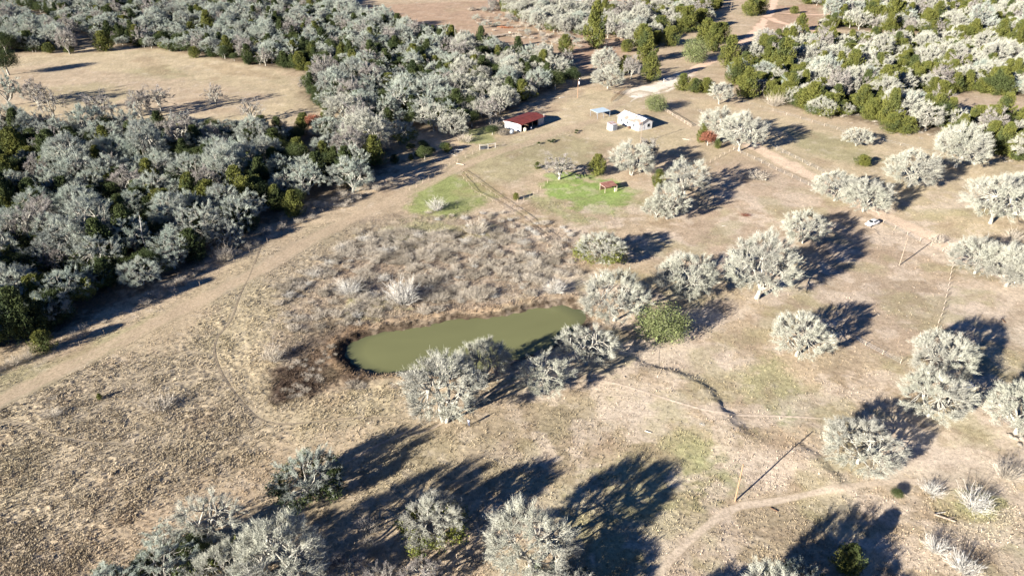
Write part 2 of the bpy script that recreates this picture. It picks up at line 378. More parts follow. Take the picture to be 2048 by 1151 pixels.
M['lichen_warm'] = foliage_mat('lichen_twigs_pale', (.455,.46,.375), (.54,.54,.445), (.39,.385,.33), .085)
M['lichen_grey'] = foliage_mat('bare_twigs_grey', (.32,.29,.26), (.41,.38,.345), (.26,.235,.215), .09)
M['lichen_fine'] = M['lichen']
M['bark'] = simple('oak_bark', (.46,.45,.39), (.26,.24,.2), 3., .95, bump=.4)
M['cedar'] = foliage_mat('cedar_leaf', (.11,.125,.035), (.155,.16,.04), (.075,.095,.035), .11)
M['cedar_dark'] = foliage_mat('dark_evergreen_leaf', (.05,.07,.028), (.08,.10,.036), (.038,.055,.024), .11)  # dark green leaf, deepened in colour for understorey standing in shade
M['evergreen'] = foliage_mat('live_oak_leaf', (.15,.18,.075), (.20,.22,.10), (.12,.15,.055), .5)
M['mistletoe'] = foliage_mat('vine_leaf', (.14,.165,.035), (.19,.20,.045), (.07,.095,.03), .12)
M['rustleaf'] = foliage_mat('russet_leaf', (.25,.10,.065), (.30,.13,.085), (.2,.08,.05), .8)
M['shrub'] = foliage_mat('bare_shrub_twigs', (.45,.395,.315), (.57,.51,.42), (.34,.30,.24), .12)
M['shrub_white'] = foliage_mat('white_shrub_twigs', (.56,.54,.49), (.62,.60,.54), (.50,.47,.42), .3)
M['trunk_dark'] = simple('cedar_bark', (.22,.16,.11), (.13,.09,.06), 3., .95)

# ================================================================== GROUND
def grid_axis():
    # rows: fine where the land is near, coarser as it recedes, very coarse outside
    s = np.linspace(0, 1, 760)                     # even steps of the slope of sight
    v = 640 - s*1225
    ys = (CP - v/F*SP)*CAM_H/(SP + v/F*CP)
    ys = np.concatenate([[-3000, -800, -250, -80, -20, 5, 18, 26, 31], ys, [1000, 1400, 2200, 4000, 8000]])
    return np.sort(ys)
YS = grid_axis()
core = np.linspace(-1, 1, 860)
outer = np.array([1.04, 1.1, 1.2, 1.4, 1.8, 2.6, 4, 8])
TX = np.concatenate([-outer[::-1], core, outer])
HW = np.interp(YS, [-3000, 31, 900, 8000], [700, 62, 640, 3500])*1.06 + 8
XX = TX[None, :]*HW[:, None]; YY = np.repeat(YS[:, None], len(TX), 1)
gx, gy = XX.ravel(), YY.ravel()
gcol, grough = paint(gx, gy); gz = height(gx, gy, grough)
nr, nc = XX.shape
ii = (np.arange(nr-1)[:, None]*nc + np.arange(nc-1)[None, :]).ravel()
gme = mesh_np('ground', np.stack([gx, gy, gz], 1), np.stack([ii, ii+1, ii+nc+1, ii+nc], 1), True)
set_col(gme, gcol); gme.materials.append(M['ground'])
ground = link('ground', gme); tag(ground, 'tan winter pasture of dry grass, bare soil and green patches', kind='structure')

# ---------------- roads, lanes and cow paths lie on the ground as strips
def resample(pts, step):
    P = [Vector((p[0], p[1])) for p in pts]; out = []
    for i in range(len(P)-1):
        p0 = P[max(i-1, 0)]; p1 = P[i]; p2 = P[i+1]; p3 = P[min(i+2, len(P)-1)]
        n = max(1, int((p2-p1).length/step))
        for k in range(n):
            t = k/n
            out.append(.5*((2*p1)+(p2-p0)*t+(2*p0-5*p1+4*p2-p3)*t*t+(3*p1-p0-3*p2+p3)*t**3))
    out.append(P[-1]); return np.array([tuple(p) for p in out])
ROAD_LBL = {'dirt_road': 'pinkish dirt road winding past the homestead', 'gravel_driveway': 'pale gravel turnaround and drive', 'paved_road': 'narrow grey road behind the woods',
            'farm_lane': 'bare dirt farm lane', 'cow_path': 'narrow trodden cow path'}
for k, (name, pts, w, c) in enumerate(ROADS):
    q = resample(pts, 1.2 if w > 1 else .7)
    t = np.gradient(q, axis=0); t /= np.linalg.norm(t, axis=1)[:, None]+1e-9; nrm = np.stack([-t[:, 1], t[:, 0]], 1)
    nw = 9 if w > 2 else 5
    offs = np.linspace(-.5, .5, nw)
    wob = 1 + .45*(fbm(q[:, 0]*.15+k*7, q[:, 1]*.15, 5)-.5)*2*(1 if w > 1 else .5)
    P = q[:, None, :] + nrm[:, None, :]*(offs[None, :, None]*(w*wob)[:, None, None])
    x, y = P[..., 0].ravel(), P[..., 1].ravel()
    pc, pr = paint(x, y)
    z = height(x, y, pr*0) + .018 + .0022*k
    o = np.abs(np.tile(offs, len(q)))*2
    o = o + (fbm(x*.6, y*.6, 15+k)-.5)*.7
    a = (1-sstep(.6, 1.0, o))[:, None]
    if name == 'farm_lane' and 5 < w < 7: # wheel tracks with a grassy middle
        rut = np.exp(-((np.abs(np.tile(offs, len(q)))*w-1.0)/.5)**2)[:, None]; a = a*(.55+.45*rut)
    endf = np.repeat(np.minimum(np.arange(len(q)), np.arange(len(q))[::-1]), nw)
    a = a*np.clip(endf/8., 0, 1)[:, None]
    n3 = fbm(x*.5, y*.5, 8)[:, None]
    col = pc + (np.array(c)*(.82+.36*n3)-pc)*a
    nq = len(q); jj = (np.arange(nq-1)[:, None]*nw+np.arange(nw-1)[None, :]).ravel()
    me = mesh_np(name, np.stack([x, y, z], 1), np.stack([jj, jj+1, jj+nw+1, jj+nw], 1), True); set_col(me, col); me.materials.append(M['road'])
    tag(link(name, me), ROAD_LBL[name], kind='structure')

# ---------------- pond water
m, nt_, b_ = mat_new('pond_water')
n = noise_node(nt_, .09, 4, 'Position'); r = ramp(nt_, n.outputs['Fac'], [(.35, (.185,.185,.075)), (.65, (.225,.215,.09))])
at_ = nt_.nodes.new('ShaderNodeVertexColor'); at_.layer_name = 'paint'; nt_.links.new(at_.outputs[0], b_.inputs['Base Color']); b_.inputs['Roughness'].default_value = .06; b_.inputs['IOR'].default_value = 1.33
b_.inputs['Specular IOR Level'].default_value = .5
n2 = noise_node(nt_, 2.5, 3, 'Position'); bp = nt_.nodes.new('ShaderNodeBump'); bp.inputs['Strength'].default_value = .12; bp.inputs['Distance'].default_value = .03
nt_.links.new(n2.outputs['Fac'], bp.inputs['Height']); nt_.links.new(bp.outputs[0], b_.inputs['Normal'])
M['water'] = m
px_, py_ = zip(*POND); cx_, cy_ = sum(px_)/len(px_), sum(py_)/len(py_)
V = []
for i, (x, y) in enumerate(POND):
    x0, y0 = POND[i-1]; x1, y1 = POND[(i+1) % len(POND)]
    nn = Vector((-(y1-y0), x1-x0)).normalized()
    V.append((x+nn.x*-1.7, y+nn.y*-1.7, -.42) if (Vector((x-cx_, y-cy_)).dot(nn) < 0) else (x+nn.x*1.7, y+nn.y*1.7, -.42))
rings = [1.0, .95, .88, .78, .55, .25]; WV = []; WC = []; nV = len(V)
mx_, my_ = sum(v[0] for v in V)/nV, sum(v[1] for v in V)/nV
dense_V = resample([(v[0], v[1]) for v in V]+[(V[0][0], V[0][1])], 1.0)[:-1]; nV = len(dense_V)
for s in rings:
    for (x, y) in dense_V:
        X, Y = mx_+(x-mx_)*s, my_+(y-my_)*s; WV.append((X, Y, -.42))
        e = float(np.clip((s-.78)/.17, 0, 1))*(.35+.65*float(vnoise(np.array([X*.3]), np.array([Y*.3]), 3)[0])); n_ = .88+.26*float(fbm(np.array([X*.07]), np.array([Y*.16]), 12)[0])
        c0 = np.array((.185,.19,.085))*n_; WC.append(c0+(np.array((.085,.095,.05))-c0)*e)
WF = [[a*nV+k, a*nV+(k+1) % nV, (a+1)*nV+(k+1) % nV, (a+1)*nV+k] for a in range(len(rings)-1) for k in range(nV)]+[[(len(rings)-1)*nV+k for k in range(nV)]]
wme = mesh_py('pond_water', WV, WF); set_col(wme, np.array(WC)); wat = link('pond_water', wme, None, M['water'])
tag(wat, 'murky olive green pond water', kind='structure')

# ================================================================== TUFTS of dry grass: nobody could count them
rs = np.random.RandomState(5)
def scatter_view(n, far=1.0, bias=.8):
    "random ground points over the seen land, denser where it is near"
    s = rs.rand(n)**bias; v = 620 - s*far*1100; u = (rs.rand(n)*2-1)*1080
    t = CAM_H/(SP+v/F*CP); return u/F*t, (CP-v/F*SP)*t
def tufts(n, name, lbl):
    x, y = scatter_view(n, .72, 1.15)
    col, rg = paint(x, y)
    d = sdf_poly(x, y, POND); rd = road_dist(x, y)
    cl = fbm(x*.3, y*.3, 83)
    keep = (rs.rand(n) < (rg**1.3)*(.45+1.1*sstep(.4, .62, cl))) & (d > .6) & (rd > .15)
    x, y, col, rg = x[keep], y[keep], col[keep], rg[keep]; n = len(x)
    z = height(x, y, rg)
    V = []; Cc = []
    nb = 4
    h = (.16+.28*rs.rand(n)**2)*(.5+.7*rg); base = .07+.08*rs.rand(n)
    for k in range(nb):
        a = rs.rand(n)*6.283; lean = (.10+.28*rs.rand(n))
        dx, dy = np.cos(a), np.sin(a); pxx, pyy = -dy, dx
        p0 = np.stack([x+pxx*base*.6-dx*.03, y+pyy*base*.6-dy*.03, z-.05], 1)
        p1 = np.stack([x-pxx*base*.6-dx*.03, y-pyy*base*.6-dy*.03, z-.05], 1)
        p2 = np.stack([x+dx*lean, y+dy*lean, z+h*(.7+.5*rs.rand(n))], 1)
        V.append(np.stack([p0, p1, p2], 1)); j = (.82+.36*rs.rand(n))[:, None]
        cc = col*j; Cc.append(np.repeat(cc[:, None, :], 3, 1))
    V = np.concatenate(V).reshape(-1, 3); Cc = np.concatenate(Cc).reshape(-1, 3)
    me = mesh_np(name, V, np.arange(len(V)).reshape(-1, 3)); set_col(me, np.clip(Cc, 0, .75)); me.materials.append(M['tuft'])
    tag(link(name, me), lbl, 'grass', kind='stuff')
tufts(240000, 'grass_tufts', 'dry tan grass tufts all over the pasture')

# ================================================================== TREE SHAPES
def ribbons(P, Q, w, rng, bend=.18):
    "bent twigs as slim tapered blades from P to Q; two or three triangles each"
    n = len(P); D = Q-P; L = np.linalg.norm(D, axis=1)[:, None]
    s = np.cross(D, rng.normal(size=(n, 3))); s /= np.linalg.norm(s, axis=1)[:, None]+1e-9
    Mi = P + D*.55 + rng.normal(size=(n, 3))*L*bend
    w = np.asarray(w).reshape(-1, 1)*np.ones((n, 1))
    V = np.stack([P-s*w, P+s*w, Mi+s*w*.8, Mi-s*w*.8, Q], 1).reshape(-1, 3)
    b = np.arange(n)[:, None]*5
    T = np.concatenate([b+[0,1,2], b+[0,2,3], b+[3,2,4]], 0)
    return V, T
def tubes(P, Q, r0, r1, n=5):
    P = np.asarray(P, float); Q = np.asarray(Q, float); D = Q-P; D /= np.linalg.norm(D, axis=1)[:, None]+1e-9
    ref = np.where(np.abs(D[:, 2:3]) > .9, [[1., 0, 0]], [[0, 0, 1.]]); A = np.cross(D, ref); A /= np.linalg.norm(A, axis=1)[:, None]; B = np.cross(D, A)
    V = []
    for C, r in ((P, r0), (Q, r1)):
        for i in range(n):
            t = 2*math.pi*i/n; V.append(C + (A*math.cos(t)+B*math.sin(t))*np.asarray(r).reshape(-1, 1))
    V = np.stack(V, 1).reshape(-1, 3); b = np.arange(len(P))[:, None]*2*n; T = []
    for i in range(n):
        j = (i+1) % n; T += [b+[i, j, n+j], b+[i, n+j, n+i]]
    return V, np.concatenate(T, 0)
def cat(parts):
    V = []; T = []; o = 0
    for v, t in parts: V.append(v); T.append(t+o); o += len(v)
    return np.concatenate(V), np.concatenate(T)
def nearest(a, b):
    return np.argmin(((a[:, None, :]-b[None, :, :])**2).sum(2), 1)
def dome(n, rng, zmin=-.3):
    d = rng.normal(size=(n*4, 3)); d /= np.linalg.norm(d, axis=1)[:, None]
    d = d[d[:, 2] > zmin][:n]; return d
def oak_shape(seed, H=10., Rr=6., k2=34, k3=165, tw=40, lump=.3, zc=.53, zr=.48, zmin=-.62, thick=.021, tl=1.05, stems=1, th=.14):
    "bare lichen-covered oak: trunk + limbs, and the twig crown"
    rng = np.random.RandomState(seed)
    C = np.array([0, 0, H*zc]); S = np.array([Rr, Rr*rng.uniform(.85, 1.0), H*zr])
    top = np.array([rng.uniform(-.3, .3), rng.uniform(-.3, .3), H*th])
    tr = []; r_t = .030*H
    if stems == 1:
        mid = top*[.4, .8, .5]
        tr.append(tubes([[0,0,-.3]], [mid], [r_t*1.35], [r_t*1.05], 8)); tr.append(tubes([mid], [top], [r_t*1.05], [r_t*.9], 8))
        roots = np.array([top])
    else:
        roots = []
        for k in range(stems):
            a = 6.283*k/stems+rng.rand(); q = np.array([math.cos(a)*.5, math.sin(a)*.5, H*th])
            tr.append(tubes([[math.cos(a)*.15, math.sin(a)*.15, -.3]], [q], [r_t*.8], [r_t*.6], 7)); roots.append(q)
        roots = np.array(roots)
    def lumpy(d):
        ph = np.array([rng.rand(3)*6 for _ in range(1)])[0]
        return 1 - lump + lump*(.5+.5*np.sin(d[:, 0]*5+seed)*np.sin(d[:, 1]*5+seed*2)*1.6)*1.2
    d1 = dome(7, rng, .0); l1 = C*[1,1,.8] + d1*S*.42
    d2 = dome(k2, rng, zmin); l2 = C*[1,1,.93] + d2*S*rng.uniform(.55, .74, (len(d2), 1))
    d3 = dome(k3, rng, zmin); rad = lumpy(d3)*rng.uniform(.78, 1.02, len(d3)); l3 = C + d3*S*rad[:, None]
    def limb(a, b, r0, r1, n=5, sag=.12):
        m = (a+b)/2 + rng.normal(size=a.shape)*np.linalg.norm(b-a, axis=1)[:, None]*sag
        return [tubes(a, m, r0, (np.asarray(r0)+np.asarray(r1))/2, n), tubes(m, b, (np.asarray(r0)+np.asarray(r1))/2, r1, n)]
    p1 = roots[rng.randint(0, len(roots), len(l1))]
    tr += limb(p1, l1, np.full(len(l1), r_t*.62), np.full(len(l1), r_t*.42), 6)
    i2 = nearest(l2, l1); tr += limb(l1[i2], l2, np.full(len(l2), r_t*.38), np.full(len(l2), r_t*.24), 5)
    i3 = nearest(l3, l2); tr += limb(l2[i3], l3, np.full(len(l3), r_t*.20), np.full(len(l3), r_t*.08), 3, .16)
    # twigs, radiating from the outer limbs
    par = np.repeat(np.arange(len(l3)), tw); t = rng.uniform(.5, 1.05, len(par))[:, None]
    src = l2[i3][par]*(1-t)+l3[par]*t
    out = (src-C*[1,1,.6])/S; out /= np.linalg.norm(out, axis=1)[:, None]
    dr = out*1.0 + rng.normal(size=out.shape)*.40 + [0, 0, .28]; dr /= np.linalg.norm(dr, axis=1)[:, None]
    ln = rng.uniform(.45, 1.0, (len(par), 1))*tl
    tip = src+dr*ln
    tip[:, 2] = np.maximum(tip[:, 2], .3)
    cr = [ribbons(src, tip, thick, rng)]
    # side twiglets
    t2 = rng.uniform(.3, .9, (len(par), 1)); s2 = src+(tip-src)*t2; d2_ = dr*.6+rng.normal(size=dr.shape)*.6
    Q = s2+d2_*ln*.42; sd_ = np.cross(d2_, rng.normal(size=dr.shape)); sd_ /= np.linalg.norm(sd_, axis=1)[:, None]
    V = np.stack([s2-sd_*thick, s2+sd_*thick, Q], 1).reshape(-1, 3); cr.append((V, np.arange(len(V)).reshape(-1, 3)))
    return cat(tr), cat(cr), l3, S, C
def leaves(P, size, rng, flat=.5):
    n = len(P); a = rng.normal(size=(n, 3)); a /= np.linalg.norm(a, axis=1)[:, None]
    b = np.cross(a, rng.normal(size=(n, 3))); b /= np.linalg.norm(b, axis=1)[:, None]
    s = (size*rng.uniform(.6, 1.3, (n, 1)))
    V = np.stack([P-a*s*.5, P+a*s*.5, P+b*s*.9], 1).reshape(-1, 3)
    return V, np.arange(len(V)).reshape(-1, 3)
def cedar_shape(seed, H=6., Rr=2.3, n=6000, cone=.55, size=.19, bottom=.02):
    rng = np.random.RandomState(seed)
    # plumes: upswept sprays of foliage on a cone-to-egg envelope
    k = 230; t = rng.rand(k)**.8; ang = rng.rand(k)*6.283
    def env(t): return Rr*np.clip(np.sin(np.clip((1-t)*1.0+.12, 0, 1)*1.57)**cone*(1-t**3.5), .06, 1)*(.55+.45*sstep(0, .18, t))
    lum = 1+.38*np.sin(ang*3+seed)*np.sin(t*9+seed)
    base = np.stack([np.cos(ang)*env(t)*lum*.78, np.sin(ang)*env(t)*lum*.78, H*(bottom+(1-bottom)*t)], 1)
    par = rng.randint(0, k, n); s = rng.rand(n, 1)
    d = base[par]*[1, 1, 0]; d /= np.linalg.norm(d, axis=1)[:, None]+1e-6
    axis = d*.55+[0, 0, 1.0]
    ps = Rr*.17*(1.15-s)
    P = base[par] + axis*(s-.25)*Rr*.55 + rng.normal(size=(n, 3))*ps*[.75,.75,.8]
    P[:, 2] = np.clip(P[:, 2], .08, H*1.02)
    V1, T1 = leaves(P, size, rng)
    # slim spikes at the outline
    m = n//4; q = P[:m]; dd = (q-[0, 0, H*.35]); dd /= np.linalg.norm(dd, axis=1)[:, None]
    V2, T2 = ribbons(q, q+(dd*.7+[0,0,.5])*size*1.6, size*.18, rng, .1)
    # inner body blocks the view through
    kk = 500; tt = rng.rand(kk); aa = rng.rand(kk)*6.283; rr = env(tt)*.55*rng.rand(kk)
    V3, T3 = leaves(np.stack([np.cos(aa)*rr, np.sin(aa)*rr, H*(.05+.85*tt)], 1), size*2.6, rng)
    tr = tubes([[0,0,-.2], [0,0,H*.4]], [[0,0,H*.4], [0,0,H*.85]], [.03*H, .02*H], [.02*H, .006*H], 6)
    return tr, cat([(V1, T1), (V2, T2), (V3, T3)])
def evergreen_shape(seed, H=8., Rr=4., n=9000, size=.19, zc=.58, zr=.42, zmin=-.5):
    rng = np.random.RandomState(seed); k = 170
    d = dome(k, rng, zmin); C = np.array([0,0,H*zc]); S = np.array([Rr, Rr*.95, H*zr])
    B = C + d*S*rng.uniform(.55, .92, (len(d), 1))
    par = rng.randint(0, len(B), n); P = B[par]+rng.normal(size=(n, 3))*Rr*.13
    P[:, 2] = np.maximum(P[:, 2], .15)
    V1, T1 = leaves(P, size, rng)
    V3, T3 = leaves(C+rng.normal(size=(400, 3))*S*.3, size*2.4, rng)
    top = np.array([[0.1,0,H*.3]]*min(12, len(B)))
    tr = [tubes([[0,0,-.2]], [[.1,0,H*.3]], [.04*H], [.028*H], 8), tubes(top, B[:len(top)], np.full(len(top), .016*H), np.full(len(top), .005*H), 5)]
    return cat(tr), cat([(V1, T1), (V3, T3)])
def shrub_shape(seed, H=2.6, Rr=1.8, n=150, w=.018, fan=1.1, sub=4):
    "leafless many-stemmed shrub"
    rng = np.random.RandomState(seed)
    a = rng.rand(n)*6.283; r = rng.rand(n)*Rr*.45; P = np.stack([np.cos(a)*r, np.sin(a)*r, np.full(n, -.05)], 1)
    d = np.stack([np.cos(a)*fan*rng.rand(n), np.sin(a)*fan*rng.rand(n), rng.uniform(.5, 1, n)], 1); d /= np.linalg.norm(d, axis=1)[:, None]
    L = H*rng.uniform(.55, 1.05, (n, 1)); Q = P+d*L
    parts = [ribbons(P, Q, w, rng, .07)]
    for _ in range(sub):
        t = rng.uniform(.35, .95, (n, 1)); s = P+(Q-P)*t; e = d+rng.normal(size=d.shape)*.45
        parts.append(ribbons(s, s+e*L*.3, w*.8, rng, .1))
    return cat(parts)

def lod_mesh(name, VT, mat): 
    me = mesh_np(name, VT[0], VT[1]); me.materials.append(mat); return me
PROTO = {}
def add_proto(key, parts): PROTO[key] = parts           # parts: list of (part name, mesh)
for i in range(9):
    cfg = [dict(), dict(H=11, Rr=5.6, lump=.4), dict(H=9, Rr=6.6, k3=190), dict(H=10, Rr=6, k3=110, tw=36, lump=.5), dict(H=11.5, Rr=5., stems=2, th=.12),
           dict(H=8.5, Rr=6.2, stems=2, lump=.35), dict(H=10, Rr=5.8, k3=200, tw=40), dict(H=10.5, Rr=5.4, k3=80, tw=30, lump=.55, thick=.026), dict(H=9.5, Rr=6.2, k3=180, zmin=-.7)][i]
    tr, cr, l3, S, C = oak_shape(100+i, **cfg)
    dense = dict(cfg); dense['k3'] = int(cfg.get('k3', 165)*1.65); dense['tw'] = 34; dense['lump'] = cfg.get('lump', .3)*.55; dense['thick'] = .018; dense['k2'] = 44; dense['tl'] = 1.15
    dtr, dcr, dl3, _, _ = oak_shape(100+i, **dense)
    for warm in (0, 1, 2):
        if warm == 2 and i not in (3, 4, 7): continue
        mt = (M['lichen'], M['lichen_warm'], M['lichen_grey'])[warm]
        key = ('oak', 'oak_warm', 'oak_grey')[warm]+str(i)
        tme = lod_mesh('trunk', dtr if warm == 1 else tr, M['bark']); cme = lod_mesh('crown', dcr if warm == 1 else cr, mt)
        PROTO[key] = [('trunk', tme), ('crown', cme)]
        if warm == 1: PROTO['oak_fine'+str(i)] = [('trunk', tme), ('crown', lod_mesh('crown', dcr, M['lichen']))]
    if i in (0, 6, 8):                       # ivy and greenbrier low in the crown
        rng = np.random.RandomState(i); q = l3[l3[:, 2] < C[2]+S[2]*.25]; P = q[rng.randint(0, len(q), 6500)]*[1.02,1.02,.9]+rng.normal(size=(6500, 3))*.45
        P[:, 2] = np.maximum(P[:, 2], .3)
        vme = lod_mesh('vine', leaves(P, .30, rng), M['mistletoe'])
        for kk in ('oak', 'oak_warm'): PROTO[kk+'_vine'+str(i)] = PROTO[kk+str(i)]+[('vine', vme)]
        dme = lod_mesh('vine', leaves(P, .30, rng), M['cedar_dark'])
        PROTO['oak_dark'+str(i)] = PROTO['oak'+str(i)]+[('vine', dme)]
for i in range(5):
    tr, cr = cedar_shape(200+i, H=[6, 7, 5, 6.5, 5.5][i], Rr=[2.3, 2.2, 2.5, 1.9, 2.6][i], cone=[.45, .6, .4, .6, .35][i])
    PROTO['cedar'+str(i)] = [('trunk', lod_mesh('trunk', tr, M['trunk_dark'])), ('crown', lod_mesh('crown', cr, M['cedar']))]
    PROTO['dark'+str(i)] = [('trunk', PROTO['cedar'+str(i)][0][1]), ('crown', lod_mesh('crown', cr, M['cedar_dark']))]
for i in range(2):
    tr, cr = evergreen_shape(300+i)
    PROTO['evergreen'+str(i)] = [('trunk', lod_mesh('trunk', tr, M['bark'])), ('crown', lod_mesh('crown', cr, M['evergreen']))]
    PROTO['yaupon'+str(i)] = [('trunk', lod_mesh('trunk', tr, M['bark'])), ('crown', lod_mesh('crown', cr, M['cedar_dark']))]
tr, cr = evergreen_shape(340, H=6.5, Rr=4.6, zc=.46, zr=.5, zmin=-1, n=9000)
PROTO['evergreen_mound'] = [('trunk', lod_mesh('trunk', tr, M['bark'])), ('crown', lod_mesh('crown', cr, M['evergreen']))]
for i in range(4):
    sh = shrub_shape(400+i, H=[2.6, 2.2, 3., 2.0][i], Rr=[1.8, 2., 1.6, 2.2][i])
    PROTO['shrub'+str(i)] = [('stems', lod_mesh('stems', sh, M['shrub']))]
    sw = shrub_shape(420+i, H=[2.6, 2.2, 3., 2.0][i], Rr=1.2, n=150, w=.017, fan=1.2)
    PROTO['whiteshrub'+str(i)] = [('stems', lod_mesh('stems', sw, M['shrub_white']))]
    PROTO['rust'+str(i)] = [('stems', lod_mesh('stems', sh, M['rustleaf']))]
tr, cr = evergreen_shape(330, H=5, Rr=2.6, n=4200, size=.2)
PROTO['russet0'] = [('trunk', lod_mesh('trunk', tr, M['bark'])), ('crown', lod_mesh('crown', cr, M['rustleaf']))]
# real size of each shape, to scale it to the size it has on the ground
DIM = {}
for k, parts in PROTO.items():
    mx = 0; mh = 0
    for _, me in parts:
        co = np.empty(len(me.vertices)*3, np.float32); me.vertices.foreach_get('co', co); co = co.reshape(-1, 3)
        mx = max(mx, np.percentile(np.hypot(co[:, 0], co[:, 1]), 97)); mh = max(mh, np.percentile(co[:, 2], 99.5))
    DIM[k] = (float(mx)*2, float(mh))
random.seed(7)
NAMES = {'oak': ('oak_tree', 'tree'), 'cedar': ('cedar_tree', 'tree'), 'dark': ('cedar_tree', 'tree'), 'evergreen': ('evergreen_tree', 'tree'), 'yaupon': ('evergreen_bush', 'bush'),
         'shrub': ('bare_shrub', 'shrub'), 'white': ('bare_shrub', 'shrub'), 'rust': ('russet_bush', 'bush'), 'russet': ('russet_bush', 'bush')}
def plant(key, x, y, width, hk=1.0, label=None, group=None, rz=None):
    "one plant: an Empty at its foot and its parts; width in metres"
    base = [v for p, v in NAMES.items() if key.startswith(p)][-1]
    e = empty(base[0], (x, y, Z(x, y)), random.random()*6.283 if rz is None else rz)
    s = width*(1.02 if key.startswith('oak') else 1.)/DIM[key][0]; e.scale = (s, s, s*hk)
    tag(e, label, base[1], group)
    for n, me in PROTO[key]:
        o = bpy.data.objects.new(n, me); COL.objects.link(o); o.parent = e
    return e

